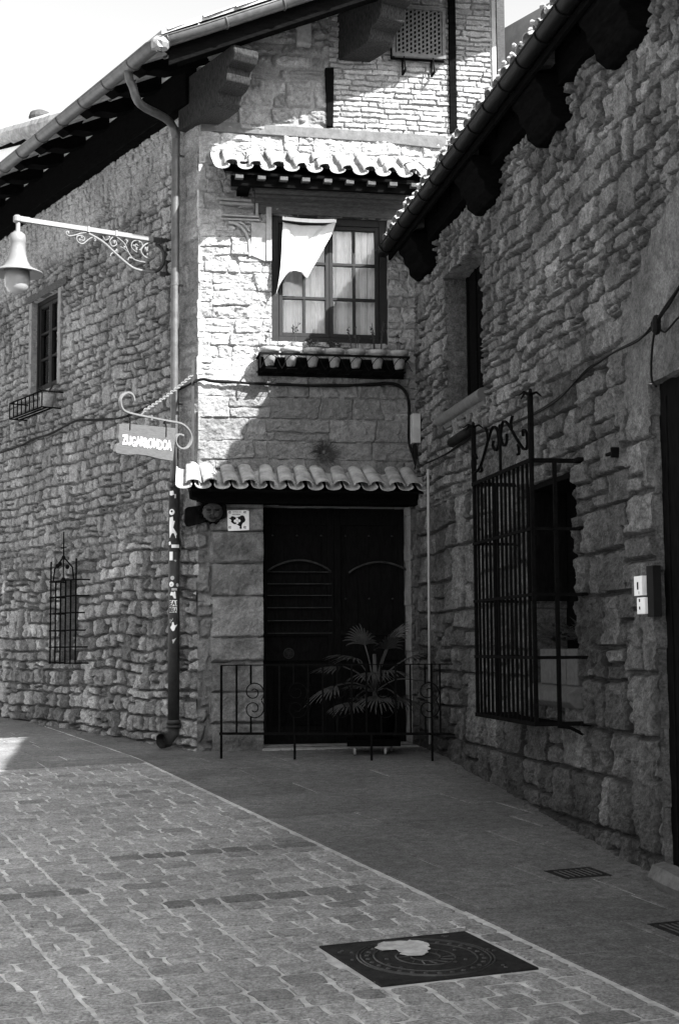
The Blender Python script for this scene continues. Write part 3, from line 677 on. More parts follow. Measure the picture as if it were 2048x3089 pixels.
for i in range(9):
    u = hu0 + .16 + .245 * i * 1.0; mb = MB(F); mb.prismu([(.0, hz0 - .11), (HW - .04, hz0 - .15), (HW - .04, hz0 - .11), (0, hz0 - .07)], u, u + .085); mb.build('rafter_tail', m_woodm if i else m_woodm, house)
mb = MB(F); a = F.hit(708, 545); b = F.hit(750, 600)
mb.prismu([(-.05, z660 + .46), (.40, z660 + .46), (.44, z660 + .40), (.34, z660 + .33), (.32, z660 + .25), (.22, z660 + .20), (-.05, z660 + .18)], a[0] + .02, a[0] + .15); mb.build('hood_bracket', m_wood, house, bevel=.006)

# --- door hood, lintel and door
dz1 = F.hit(700, 1416)[1]; dz0 = F.hit(700, 1457, .45)[1]; du0 = F.hit(556, 1462, .45)[0]; du1 = -.02
hood(du0, du1, .45, dz1, dz0, .205, 'door_hood_tiles', m_tile, .088, seed=9, rows=1)
mb = MB(F); mb.prismu([(-.05, dz1 - .09), (.40, dz0 - .065), (.40, dz0 - .09), (-.05, dz1 - .13)], du0 + .05, du1 + .01); mb.build('door_hood_boards', m_wood, house)
la = F.hit(573, 1478, .1); lb = F.hit(800, 1521, .1); mb = MB(F)
mb.prism([(la[0], dz0 - .02), (la[0] + .01, dz0 - .12), (la[0] + .06, lb[1] + .05), (la[0] + .16, lb[1] + .005), (du1, lb[1] + .0), (du1, dz0 - .02)], -.1, .16); mb.build('door_lintel', m_wood, house, bevel=.01)
# door leaves
dw = -.34; dmid = (FD[0] + FD[1]) / 2 + .01
def pxd(x, y): return F.hit(x, y, dw + .05)
door_parts = []
for li, (x0, x1) in enumerate(((FD[0] + .01, dmid), (dmid + .004, FD[1] - .01))):
    mb = MB(F); mb.box(x0, x1, dw - .06, dw, FD[2] + .01, FD[3] - .005)
    st = .075
    mb.box(x0, x0 + st, dw, dw + .03, FD[2] + .012, FD[3] - .006).box(x1 - st, x1, dw, dw + .03, FD[2] + .012, FD[3] - .006)
    for zz, h in ((FD[2] + .012, .14), (1.02, .10), (1.30, .06), (FD[3] - .20, .19)): mb.box(x0 + st, x1 - st, dw, dw + .028, zz, zz + h)
    n = 6
    for k in range(1, n): x = x0 + (x1 - x0) * k / n; mb.box(x - .004, x + .004, dw, dw + .006, FD[2] + .16, FD[3] - .2)
    d = mb.build('door', m_door, house, bevel=.004)
    if li == 1: d['label'] = 'right leaf of the black door, plain boards under an arched moulding'
    else: d['label'] = 'left leaf of the black door with horizontal iron straps and a rosette'
    # arched moulding
    zA = pxd(905, 1723)[1] if li == 0 else pxd(1145, 1728)[1]; ua = pxd(808, 1720)[0] if li == 0 else pxd(1053, 1728)[0]; ub = pxd(998, 1722)[0] if li == 0 else pxd(1238, 1730)[0]
    mb = MB(F); mb.tube([(ua + (ub - ua) * t / 16, dw + .045, zA + .125 * math.sin(math.pi * t / 16) ** .8) for t in range(17)], .013, 6); mb.build('arched_moulding', m_dtrim, d, smooth=True)
    if li == 0:
        for y in (1725, 1761, 1796, 1833, 1872, 1910): zz = pxd(900, y)[1]; MB(F).box(ua, ub + .01, dw + .02, dw + .045, zz - .0045, zz + .0045).build('iron_strap', m_dtrim, d)
        c = pxd(872, 1971); mb = MB(F)
        mb.tube([(c[0] + .055 * math.cos(a), dw + .035, c[1] + .055 * math.sin(a)) for a in np.linspace(0, 2 * math.pi, 25)[:-1]], .008, 6, closed=True)
        for k in range(6):
            a = k * math.pi / 3; mb.tube([(c[0] + .022 * math.cos(a) + .018 * math.cos(b), dw + .035, c[1] + .022 * math.sin(a) + .018 * math.sin(b)) for b in np.linspace(0, 2 * math.pi, 11)[:-1]], .005, 5, closed=True)
        mb.build('rosette', m_dtrim, d, smooth=True)
    for k in range(3):
        u = x0 + (x1 - x0) * (k + .5) / 3
        for zz in (FD[3] - .32,) if li == 0 else (FD[3] - .32, 1.72):
            mb = MB(F); mb.lathe(F.p(u, dw + .01, zz), [(.001, .012), (.010, .006), (.014, -.006), (.001, -.01)], 8); mb.build('stud', m_dtrim, d)
    mb = MB(F); mb.box(x0 + .14, x1 - .14, dw + .001, dw + .012, .3, .95); mb.tube([(x0 + .25 + .03 * math.sin(t * .8), dw + .015, .32 + .05 * t) for t in range(12)], .02, 6); mb.tube([(x1 - .26 - .03 * math.sin(t * .8), dw + .015, .32 + .05 * t) for t in range(12)], .02, 6); mb.build('carved_panel', m_wood, d, bevel=.004)
mb = MB(F); mb.prismu([(-.5, -.2), (.14, -.2), (.13, .055), (.10, .08), (-.5, .10)], FD[0] - .02, FD[1] + .06); mb.build('door_step', m_ashlar, house, bevel=.02)
# jamb on the far side of the door belongs to the front wall; short return pier below the cable
# --- window on the street side
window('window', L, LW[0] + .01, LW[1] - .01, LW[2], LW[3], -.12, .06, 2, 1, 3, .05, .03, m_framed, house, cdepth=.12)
mb = MB(L); mb.box(LW[0] - .32, LW[1] + .12, -.05, .03, LW[3], LW[3] + .10); mb.build('window_lintel', m_woodm, house, bevel=.006)
for a_, b_ in ((LW[1], LW[1] + .10), (LW[0] - .10, LW[0])): MB(L).box(a_, b_, -.1, .012, LW[2], LW[3]).build('window_surround', m_surr, house, bevel=.004)
mb = MB(L); mb.box(LG[0], LG[1], -.36, -.33, LG[2], LG[3]); mb.build('niche_back', m_stoneL, house)
me_ = house

# ================================================================== NEIGHBOUR HOUSE (right)
nb_ = thing('stone_house', R.p(0, 0, .03), 'shaded rubble-stone house on the right with deep timber eaves, iron-caged window and dark doorway', 'house')
RW = (R.hit(1345, 1240)[0], R.hit(1455, 1180)[0] - .03, 3.60, 5.02, .24)
RGo = (4.02, 5.26, .86, 2.52, .36)
RD_ = (6.79, 9.2, -.6, 2.90, .08)
def fnR(U, Zv):
    H1, T1 = stones(U, Zv, 31, ch=(.085, .20), sw=(.13, .36), warp=.035, wf=.9, edge=.009, depth=.050, off=.020, rough=.014, split=.2, tone=(.6, 1.45), mort=.4, tilt=.06, jit=.02)  # joints toned dark, shadow of the cracks put into the colour
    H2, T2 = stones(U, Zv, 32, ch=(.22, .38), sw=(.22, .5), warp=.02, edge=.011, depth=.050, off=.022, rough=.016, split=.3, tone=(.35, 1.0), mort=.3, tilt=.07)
    k = np.clip((Zv - 2.5 - .12 * U + .5 * fbm(U, Zv, 3, 2)) / .4, 0, 1); H = H1 * k + H2 * (1 - k); T = T1 * k + T2 * (1 - k)  # lower courses toned darker, street shade put into the colour
    # big dressed blocks beside the doorway
    H7, T7 = stones(U, Zv, 37, ch=(.3, .5), sw=(.35, .6), warp=.012, edge=.02, depth=.04, off=.02, rough=.014, split=.2, tone=(.55, 1.0), mort=.3, tilt=.05)
    qd = np.clip((U - 6.28 - .14 * (np.floor(Zv / .4) % 2)) / .02, 0, 1) * (Zv < 2.95); H = H * (1 - qd) + H7 * qd; T = T * (1 - qd) + T7 * qd
    # smeared plaster above the dark doorway
    s = np.clip((U - 6.25 + .3 * fbm(U * 2, Zv * 2, 9, 3)) / .3, 0, 1) * np.clip((3.75 + .6 * (U - 6.5) - Zv) / .2, 0, 1) * np.clip((Zv - 2.7) / .2, 0, 1)
    Hs = .02 * fbm(U * 5, Zv * 5, 13, 4); H = H * (1 - s) + Hs * s; T = T * (1 - s) + (.78 + .35 * fbm(U * 3, Zv * 1.2, 15, 3)) * s
    # dressed blocks beside the doorway
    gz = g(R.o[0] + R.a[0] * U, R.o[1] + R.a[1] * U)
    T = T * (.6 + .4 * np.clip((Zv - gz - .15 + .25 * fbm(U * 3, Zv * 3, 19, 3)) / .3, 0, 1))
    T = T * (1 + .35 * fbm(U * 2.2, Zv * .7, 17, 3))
    f = np.clip(U / .05, 0, 1); return H * f, T
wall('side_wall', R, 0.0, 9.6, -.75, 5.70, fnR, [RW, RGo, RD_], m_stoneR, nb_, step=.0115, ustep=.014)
mb = MB(R); mb.box(9.6, 22, -.3, 0, -1.6, 5.75).box(0.02, 22, -6, -5.9, -1.6, 7.2).box(21.9, 22, -5.9, -.3, -1.6, 6.5); mb.build('rear_wall', m_greypl, nb_)
MB(R).box(9.2, 9.6, -.6, -.52, -1, 3).build('doorway_back', m_wood, nb_)
mb = MB(R); mb.box(RD_[0] - .02, RD_[1], -.16, -.075, -.7, RD_[3] + .03)
for k in range(8): mb.box(RD_[0] + .1 + k * .28, RD_[0] + .12 + k * .28, -.075, -.065, -.6, 2.8)
mb.build('door', m_door, nb_)
mb = MB(R); mb.tube([(RD_[0] - .0, .02, -.30), (RD_[0] + .06, .03, -.29), (RD_[0] + .3, .05, -.29), (RD_[0] + .6, .03, -.31)], [.05, .09, .10, .08], 7); mb.build('kerb_stone', m_slab2, nb_)
# upper window with shutter
mb = MB(R); mb.box(RW[0] - .05, RW[1] + .05, -.27, -.238, RW[2] - .1, RW[3] + .1)
for x in np.linspace(RW[0] + .05, RW[1] - .05, 5): mb.box(x, x + .05, -.237, -.22, RW[2], RW[3])
mb.build('window', m_wood, nb_)
mb = MB(R); zs_ = RW[2] - .01
pts = [(w, z) for w, z in arc(.02, zs_ - .06, .06, -90, 90, 10)]
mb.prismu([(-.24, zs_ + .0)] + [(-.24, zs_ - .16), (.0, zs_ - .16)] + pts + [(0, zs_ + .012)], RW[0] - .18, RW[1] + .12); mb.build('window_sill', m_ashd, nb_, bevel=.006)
# caged window: sill, inner blocks, shutter
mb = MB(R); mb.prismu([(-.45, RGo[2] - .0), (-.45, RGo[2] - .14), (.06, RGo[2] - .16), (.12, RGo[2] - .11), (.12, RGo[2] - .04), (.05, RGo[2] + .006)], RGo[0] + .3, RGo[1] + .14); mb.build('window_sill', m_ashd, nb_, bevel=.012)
MB(R).box(RGo[0] - .05, RGo[1] + .05, -.40, -.355, RGo[2] - .05, RGo[3] + .05).build('window', m_wood, nb_)
MB(R).box(RGo[0] + .02, RGo[0] + .055, -.35, -.015, 1.55, RGo[3] - .01).build('shutter', m_door, nb_, bevel=.004); MB(R).box(RGo[0], RGo[1], -.35, -.02, RGo[3] - .05, RGo[3] - .004).build('lintel', m_door, nb_)
# eaves: boards, corbels, plate, gutter, tiles
RS = .36; REW = .28; RZ = 5.60
def rroof(u, w, d=0): return R.p(u, w, RZ + .24 - RS * w + d)
mb = MB(); q = [rroof(-.06, REW), rroof(22, REW), rroof(22, -6.2), rroof(-.06, -6.2)]
mb.add(q + [p + Z * .06 for p in q], [(0, 1, 2, 3), (7, 6, 5, 4), (0, 4, 5, 1), (1, 5, 6, 2), (2, 6, 7, 3), (3, 7, 4, 0)]); mb.build('roof_boards', m_wood, nb_)
mb = MB(R); mb.box(-.05, 22, -.2, .08, 5.52, 5.80); mb.build('wall_plate', m_wood, nb_)
for k, u in enumerate((1.0, 3.46, 5.34, 6.95, 8.9)):
    mb = MB(R); mb.prismu([(-.3, 5.62), (.27, 5.62), (.26, 5.55), (.21, 5.50), (.20, 5.43), (.15, 5.38), (.14, 5.30), (.06, 5.24), (-.3, 5.24)], u - .62, u); mb.build('corbel', m_wood, nb_, bevel=.01)
for k in range(28):
    u = .35 + .55 * k; mb = MB(); a = .05
    vs = [rroof(u + s, w, d) for s in (-a, a) for w, d in ((REW - .05, -.003), (REW - .05, -.09), (.1, -.11), (.1, -.003))]
    mb.add(vs, [(0, 1, 2, 3), (7, 6, 5, 4), (0, 4, 5, 1), (1, 5, 6, 2), (2, 6, 7, 3), (3, 7, 4, 0)]); mb.build('rafter', m_woodm if k % 4 == 1 else m_wood, nb_)
MB(R).box(.05, 21, REW + .002, REW + .03, RZ - .035, RZ + .10).build('fascia_board', m_wood, nb_)
gz_ = rroof(0, REW + .09)[2] - .03
g2 = gutter('gutter', [R.p(.03, REW + .09, gz_), R.p(8, REW + .09, gz_), R.p(20, REW + .09, gz_)], .075, nb_, m_gutd, seg=.47)
mb = MB(); upr = np.array([-R.n[0], -R.n[1], RS]); upr /= np.linalg.norm(upr); rg = random.Random(21)
for rowi in range(7):
    w = REW + .09 - rowi * .34; P0 = rroof(.10, w, .10)
    tile_row(mb, P0, R.a, upr, 50, .225, .46, r=.088, r2=.07, rng=rg, jit=.016); tile_row(mb, P0 + R.a * .112 - Z * .025, R.a, upr, 50, .225, .46, r=.095, cover=False, rng=rg, jit=.012)
# crust of broken mortar and moss clumps between tile ends
for k in range(120):
    c = rroof(.1 + 10 * k / 120 + rg.uniform(-.03, .03), REW + rg.uniform(.02, .1), .10 + rg.uniform(0, .09)); r_ = rg.uniform(.015, .035)
    mb.lathe(c, [(.001, r_), (r_ * .8, r_ * .5), (r_, 0), (r_ * .6, -r_ * .6), (.001, -r_)], 5)
mb.build('roof_tiles', m_tiled, nb_)

# ================================================================== FAR HOUSES
fz = 33.0
def far(px, py, y): d = ray(px, py); return CAM + d * (y / d[1])
A = far(-160, 440, 33); B = far(240, 345, 27)
th_ = thing('tiled_house', (A[0], A[1], 0.4), 'distant pale house with a low tiled roof behind the eaves at far left', 'house')
mb = MB(); dv = B - A; hz = np.array([dv[0], dv[1], 0]); hz /= np.linalg.norm(hz); nn = np.cross(hz, Z); nn = nn if nn[1] > 0 else -nn
a0 = far(-160, 500, 33); b0 = far(240, 405, 27)
def quadbox(p, q, h0, h1, back):
    vs = [p + Z * h0, q + Z * h0, q + Z * h1, p + Z * h1]; vs += [v + nn * back for v in vs]
    return vs, [(0, 1, 2, 3), (7, 6, 5, 4), (0, 4, 5, 1), (1, 5, 6, 2), (2, 6, 7, 3), (3, 7, 4, 0)]
mb.add(*quadbox(a0, b0, -7, -.36, 3)); mb.build('wall', m_woodm, th_)
mb = MB(); mb.add(*quadbox(a0 - nn * .3, b0 - nn * .3, -.36, -.06, 3)); mb.build('cornice', m_white, th_)
mb = MB(); mb.add(*quadbox(a0 - nn * .34, b0 - nn * .34, -.059, .10, 3.2)); mb.build('eave_board', m_wood, th_)
mb = MB(); ln = np.linalg.norm(b0 - a0); dd_ = (b0 - a0) / ln
s_ = 0
while s_ < ln:
    p = a0 + dd_ * s_ + Z * .20 - nn * .3; q = p + dd_ * .80; vs = []
    mb.tube([p + Z * .0, q + Z * .03], [.22, .19], 12, world=True); s_ += .72
mb.build('roof', m_tile, th_)
mb = MB(); c = far(122, 362, 28.2); mb.lathe(c, [(.001, .20), (.10, .19), (.2, .14), (.235, .04), (.22, -.02), (.06, -.06), (.03, -.2)], 14); mb.build('chimney_cap', m_woodm, th_)
# pale house glimpsed in the gap at upper right
P = far(1500, 60, 19.5); bh = thing('plaster_house', (P[0] + .2, P[1], .3), 'sliver of grey plastered house with dark corner pipe in the gap beside the brick gable', 'house')
mb = MB(); x0 = far(1488, 60, 19.5)[0]; x1 = far(1521, 60, 19.5)[0]; mb.box(x0, x1, 19.5, 22, .2, 11.5); mb.build('wall', m_woodm, bh)
mb = MB(); mb.tube([(far(1489, 60, 19.3)[0] + .02, 19.38, .3), (far(1489, 60, 19.3)[0] + .02, 19.38, 11.4)], .03, 8); mb.build('drain', m_iron, bh)
# unseen houses added behind the camera to cut sky light on the street
oh = thing('plaster_house', (-9, -2, -.9), 'unseen plastered house added across the street to cut sky light', 'house')
MB().box(-13, -5.2, -14, 5.0, -1.2, 4.2).build('wall', m_greypl, oh)
oh2 = thing('plaster_house', (2, -12, -1.5), 'unseen plastered house added behind the viewer to cut sky light', 'house')
MB().box(-3, 9, -26, -20, -1.8, 6.0).build('wall', m_greypl, oh2)

# ================================================================== FITTINGS AND SMALL THINGS
def ell(mb, c, r, n=10, m=7, rot=None):
    c = np.asarray(c, float); vs = []
    for i in range(m + 1):
        ph = math.pi * i / m
        for k in range(n):
            th = 2 * math.pi * k / n; v = np.array([r[0] * math.sin(ph) * math.cos(th), r[1] * math.sin(ph) * math.sin(th), r[2] * math.cos(ph)])
            vs.append(c + (rot @ v if rot is not None else v))
    return mb.add(vs, [(i * n + k, i * n + (k + 1) % n, (i + 1) * n + (k + 1) % n, (i + 1) * n + k) for i in range(m) for k in range(n)])
def frot(fr): return np.stack([fr.a, fr.n, Z], 1)
def textmesh(txt, bold=.0):
    cu = bpy.data.curves.new('lettering', 'FONT'); cu.body = txt; cu.size = 1; cu.offset = bold; cu.resolution_u = 3
    ob = bpy.data.objects.new('lettering', cu); COL.objects.link(ob); bpy.context.view_layer.update()
    me = bpy.data.meshes.new_from_object(ob.evaluated_get(bpy.context.evaluated_depsgraph_get()))
    v = np.array([tuple(p.co) for p in me.vertices]); f = [tuple(p.vertices) for p in me.polygons]
    bpy.data.objects.remove(ob); bpy.data.curves.remove(cu); bpy.data.meshes.remove(me); return v, f
def put_text(txt, fr, u0, u1, z0, z1, w, m, parent, name='lettering', bold=.02, wrap=None, jig=0, flip=1):
    v, f = textmesh(txt, bold); x0, x1 = v[:, 0].min(), v[:, 0].max(); y0, y1 = v[:, 1].min(), v[:, 1].max(); out = []
    for p in v:
        u = u0 + (u1 - u0) * (p[0] - x0) / (x1 - x0); z = z0 + (z1 - z0) * (p[1] - y0) / (y1 - y0); out.append(wrap(u, z) if wrap else fr.p(u, w, z))
    mb = MB(); mb.add(out, f); return mb.build(name, m, parent, thick=.002)

# --- downpipe from the eave gutter
PU, _ = L.hit(527, 1400, .10); PW = .10; PR = .047
pz_j = L.hit(527, 1462, PW)[1]
gl = gh(527, 2272)
dp = thing('downpipe', np.append((L.p(PU, PW, 0))[:2], float(g(*L.p(PU, PW, 0)[:2]))), 'tall zinc downpipe swan-necked from the eave gutter, its black iron foot covered in stickers', 'drainpipe')
ug, zg_ = L.hit(388, 200, GUT_W + .04)
a1 = L.hit(400, 262, GUT_W); a2 = L.hit(425, 315, GUT_W - .12); a3 = L.hit(515, 366, PW + .10); a4 = L.hit(529, 400, PW)
pts = smoothpts([(ug, GUT_W + .04, GZ - .07), (ug - .01, GUT_W + .03, a1[1] + .08), (a1[0] - .01, GUT_W, a1[1]), (a2[0], GUT_W - .12, a2[1]), (a3[0], PW + .12, a3[1]), (PU, PW, a4[1] - .08), (PU, PW, a4[1] - .3), (PU, PW, pz_j)], 5)
MB(L).tube(pts, PR, 16).build('upper_pipe', m_zinc, dp, smooth=True)
gb = float(g(*L.p(PU, PW, 0)[:2]))
zl0 = gb + .24; CR = .064
MB(L).tube([(PU, PW, pz_j), (PU, PW, zl0)], CR, 20).build('lower_pipe', m_cast, dp, smooth=True)
for zz, r_, h in ((L.hit(527, 1640, PW)[1], CR + .012, .06), (L.hit(527, 1662, PW)[1], CR + .006, .02), (pz_j - .01, CR + .006, .05), (gb + .30, CR + .014, .05), (gb + .25, CR + .02, .03)):
    MB(L).tube([(PU, PW, zz - h / 2), (PU, PW, zz + h / 2)], r_, 20).build('collar', m_cast, dp, smooth=True)
for y in (470, 860, 1218):
    zz = L.hit(527, y, PW)[1]; mb = MB(L); mb.tube([(PU, PW, zz - .012), (PU, PW, zz + .012)], PR + .005, 16); mb.box(PU - .012, PU + .012, -.02, PW, zz - .01, zz + .01); mb.build('pipe_bracket', m_zinc, dp)
# shoe: elbow ending in an open hub facing down the street
mb = MB(); c = L.p(PU, PW, gb + .26); e = c + np.array([-.03, -.03, -.10]); q = gh(512, 2262)
ds = np.array([-.62, -.78, -.10]); ds /= np.linalg.norm(ds)
mb.tube([c, c + np.array([0, 0, -.08]), c + np.array([0, 0, -.12]) + ds * .05, c + np.array([0, 0, -.14]) + ds * .12], [CR, CR, CR, CR], 18, world=True, caps=False)
h0 = c + np.array([0, 0, -.14]) + ds * .09
for k, (r_, d_) in enumerate(((CR + .018, 0),)):
    P_ = [h0, h0 + ds * .085]; mb.tube(P_, r_, 18, world=True, caps=False); mb.tube([h0 + ds * .085, h0 + ds * .001], r_ - .014, 18, world=True, caps=False)
    mb.tube([h0 + ds * .075, h0 + ds * .09], r_ + .006, 18, world=True, caps=False); mb.tube([h0 + ds * .005, h0 + ds * .006], r_ - .014, 18, world=True, caps=True)
mb.build('shoe', m_cast, dp, smooth=False)
# stickers wrapped round the iron pipe: the angle is measured from the direction of the viewer
pc = L.p(PU, PW, 0); va = math.atan2(-pc[1], -pc[0])
def wrapf(u, z, r=CR + .003):   # u in metres across the visible side
    a = va + u / CR; return np.array([pc[0] + r * math.cos(a), pc[1] + r * math.sin(a), z])
m_st = m_white;  m_st2 = mat('faded_sticker', .4, var=.3, nscale=60, bump=0)
def pz(y): return L.hit(527, y, PW)[1]
def sticker(pts, m=None, hole=False, z=0):
    P = [(u, zz) for u, zz in pts]; cx = sum(p[0] for p in P) / len(P); cz = sum(p[1] for p in P) / len(P); r_ = CR + .0025 + z
    n = len(P); vs = [wrapf(cx, cz, r_)] + [wrapf((cx + p[0]) / 2, (cz + p[1]) / 2, r_) for p in P] + [wrapf(p[0], p[1], r_) for p in P]
    fs = [(0, 1 + i, 1 + (i + 1) % n) for i in range(n)] + [(1 + i, 1 + n + i, 1 + n + (i + 1) % n, 1 + (i + 1) % n) for i in range(n)]
    MB().add(vs, fs).build('sticker', m or m_st, dp, thick=.001)
def pxs(x): return (x - 524) / 275.0
def rect(x0, x1, y0, y1, m=None, z=0, jig=.0):
    sticker([(pxs(x0), pz(y1)), (pxs((x0 + x1) / 2), pz(y1)), (pxs(x1), pz(y1)), (pxs(x1), pz(y0)), (pxs((x0 + x1) / 2), pz(y0)), (pxs(x0), pz(y0))], m, z=z)
def disc(x, y, rx, m=None, z=0): sticker([(pxs(x) + rx * math.cos(a) / 275, pz(y) + rx * math.sin(a) / 262) for a in np.linspace(0, 2 * math.pi, 17)[:-1]], m, z=z)
def poly(P, m=None, z=0): sticker([(pxs(x), pz(y)) for x, y in P], m, z=z)
poly([(509, 1483), (521, 1482), (523, 1494), (514, 1497), (509, 1494)]); rect(524, 529, 1492, 1505, m_st2)
disc(516, 1546, 9); disc(516, 1544, 3.2, m_black, .001)
poly([(509, 1562), (520, 1560), (521, 1572), (526, 1573), (519, 1576), (518, 1590), (519, 1605), (528, 1604), (532, 1612), (529, 1618), (530, 1624), (509, 1623), (508, 1590)])
poly([(509, 1636), (514, 1634), (516, 1643), (510, 1646)], z=.012); rect(517, 537, 1644, 1654, None, .013)
rect(509, 520, 1665, 1691); poly([(523, 1690), (531, 1690), (530, 1696), (526, 1694)], m_st2)
disc(519, 1744, 6, m_st2); disc(516, 1763, 7.5); disc(516, 1764, 3, m_st2, .001); disc(535, 1765, 5, m_st2); rect(517, 533, 1775, 1782, m_st2)
poly([(515, 1786), (528, 1785), (530, 1806), (524, 1806), (520, 1797), (511, 1796)])
poly([(513, 1893), (518, 1886), (519, 1877), (523, 1877), (525, 1886), (530, 1886), (535, 1884), (528, 1895), (525, 1903), (520, 1904)])
poly([(519, 1930), (525, 1928), (532, 1924), (526, 1934), (522, 1942)], m_st2); rect(512, 514, 1868, 1880, m_st2); poly([(516, 1872), (522, 1864), (520, 1870), (516, 1876)], m_st2)
rect(511, 534, 1811, 1829); rect(510, 533, 1832, 1848)
put_text('EA1', None, pxs(512), pxs(533), pz(1827.5), pz(1812.5), 0, m_black, dp, wrap=lambda u, z: wrapf(u, z, CR + .0045), bold=.03)
put_text('BEKA', None, pxs(511), pxs(532), pz(1846.5), pz(1833.5), 0, m_black, dp, wrap=lambda u, z: wrapf(u, z, CR + .0045), bold=.03)

# --- street lamp on its scrolled bracket
b_ = L.hit(503, 722); base = L.p(b_[0], 0, 0)
SF = Fr(base, L.n, D(146.7)); lamp = thing('street_lamp', SF.p(0, 0, 5.6), 'pale grey wall lamp with bell shade and milky globe on a long scrolled iron bracket', 'street lamp')
uE = SF.hit(56, 660)[0]; zA = SF.hit(280, 690)[1]
mb = MB(SF); z1_ = SF.hit(480, 725)[1] + 0.0; z0_ = SF.hit(60, 660)[1] - .005
def az_(u): return z1_ + (z0_ - z1_) * u / uE
def armbox(mb, ua, ub, hh, ww):
    vs = [SF.p(u, w, az_(u) + d) for u in (ua, ub) for w in (-ww, ww) for d in (-hh, hh)]
    return mb.add(vs, [(0, 1, 3, 2), (4, 6, 7, 5), (0, 4, 5, 1), (2, 3, 7, 6), (0, 2, 6, 4), (1, 5, 7, 3)])
uD = SF.hit(460, 715)[0]
armbox(mb, uD, uE - .12, .027, .022); armbox(mb, uE - .13, uE + .01, .030, .030)
for x in (266, 350, 458): u = SF.hit(x, 700)[0]; armbox(mb, u - .014, u + .014, .036, .030)
mb.lathe(SF.p(uE + .01, 0, az_(uE) - .03), [(.001, .075), (.03, .07), (.045, .05), (.045, 0), (.03, -.012), (.001, -.015)], 14); mb.build('arm', m_lampw, lamp, bevel=.003)
mb = MB(SF); armbox(mb, 0, uD, .025, .024); armbox(mb, uD * .35, uD * .5, .034, .030)
z7 = az_(0); mb.box(-.01, .025, -.035, .035, SF.hit(503, 830)[1], z7 + .04); mb.box(-.01, .09, -.02, .02, SF.hit(500, 835)[1], SF.hit(500, 822)[1])
mb.tube([(p[0], 0, p[1]) for p in smoothpts([SF.hit(*q) for q in ((468, 820), (482, 812), (492, 796), (495, 770), (486, 748), (470, 735))])], .020, 8)
mb.build('wall_bracket', m_cast, lamp)
mb = MB(SF)
for P_, r_ in ((((266, 704), (296, 720), (321, 738), (343, 759), (375, 788), (404, 809), (439, 818), (468, 820)), .016), (((461, 732), (440, 737), (426, 754), (434, 772), (452, 781), (465, 776), (467, 763), (457, 753), (449, 758)), .012), \
    (((352, 715), (375, 734), (389, 763), (407, 784), (446, 793)), .009), (((341, 715), (332, 727), (339, 743), (352, 738), (349, 727), (342, 728)), .009), (((264, 702), (246, 704), (229, 709), (209, 712), (200, 703), (204, 697)), .009), \
    (((268, 722), (250, 736), (235, 728), (233, 714), (246, 711), (256, 718), (253, 726), (245, 724)), .009), (((268, 722), (283, 715), (290, 724), (285, 727)), .008), (((414, 762), (398, 748), (400, 731), (414, 725), (428, 733), (430, 748), (420, 754)), .008), (((389, 763), (372, 748), (362, 745)), .006), \
    (((407, 784), (392, 776), (386, 786)), .008), (((446, 793), (436, 802), (444, 812)), .007), (((343, 762), (336, 766), (334, 774)), .008), (((343, 759), (352, 757), (355, 762)), .008), (((311, 712), (318, 724), (326, 722), (332, 716)), .006), (((450, 760), (444, 750), (452, 744), (462, 750)), .012), (((381, 738), (384, 724), (378, 722)), .006), (((418, 742), (410, 737), (409, 745), (416, 748)), .008)):
    mb.tube([(p[0], 0, p[1]) for p in smoothpts([SF.hit(*q) for q in P_], 5)], r_, 7)
rg = random.Random(5)
for x, y in ((241, 724), (207, 702), (345, 731), (443, 755), (448, 748), (439, 750), (404, 741), (384, 728), (412, 752), (446, 768), (352, 756), (395, 778), (441, 803), (247, 717), (330, 716), (286, 719), (421, 730), (376, 746)):
    p = SF.hit(x, y); ell(mb, SF.p(p[0], 0, p[1]), (.016, .012, .022 * rg.uniform(.7, 1.2)), 6, 4)
mb.build('scrollwork', m_greyiron, lamp, smooth=True)
lc = SF.p(uE, 0, 0); uz = lambda y: SF.hit(56, y)[1]
mb = MB(); mb.lathe(lc, [(.024, uz(668)), (.024, uz(700)), (.05, uz(701)), (.08, uz(708)), (.088, uz(720)), (.090, uz(731)), (.084, uz(734)), (.083, uz(750)), (.092, uz(768)), (.112, uz(788)), (.145, uz(804)), (.19, uz(812)), (.28, uz(824)), (.286, uz(827)), (.275, uz(828)), (.19, uz(819)), (.14, uz(813)), (.12, uz(800)), (.02, uz(790))], 32); mb.build('lamp_shade', m_lampw, lamp, smooth=True)
mb = MB(); mb.lathe(lc, [(.001, uz(815)), (.13, uz(816)), (.137, uz(832)), (.137, uz(850)), (.128, uz(866)), (.10, uz(879)), (.05, uz(885)), (.001, uz(886))], 28); mb.build('lamp_globe', m_globe, lamp, smooth=True)

# --- hanging board sign
G = Fr(C2, -D(28.4), D(118.4))
sg = thing('hanging_sign', G.p(.05, 0, 3.5), 'weathered wooden board sign hanging from a curled iron bar at the house corner', 'sign')
mb = MB(G)
mb.strap([(p[0], 0, p[1]) for p in smoothpts([G.hit(*q) for q in ((405, 1209), (400, 1192), (386, 1184), (370, 1192), (363, 1210), (368, 1231), (381, 1242), (409, 1250), (448, 1258), (498, 1268), (541, 1276), (562, 1289), (575, 1310), (576, 1333), (563, 1350), (545, 1352), (532, 1340), (530, 1322), (539, 1310), (553, 1314))], 5)], .03, .018, G.n)
mb.strap([(p[0], 0, p[1]) for p in smoothpts([G.hit(*q) for q in ((420, 1252), (430, 1248), (436, 1238))], 4)], .012, .01, G.n)
mb.box(G.hit(455, 1260)[0] - .01, G.hit(455, 1260)[0] + .01, -.02, .02, G.hit(455, 1268)[1], G.hit(455, 1252)[1]); mb.build('scroll_bar', m_greyiron, sg)
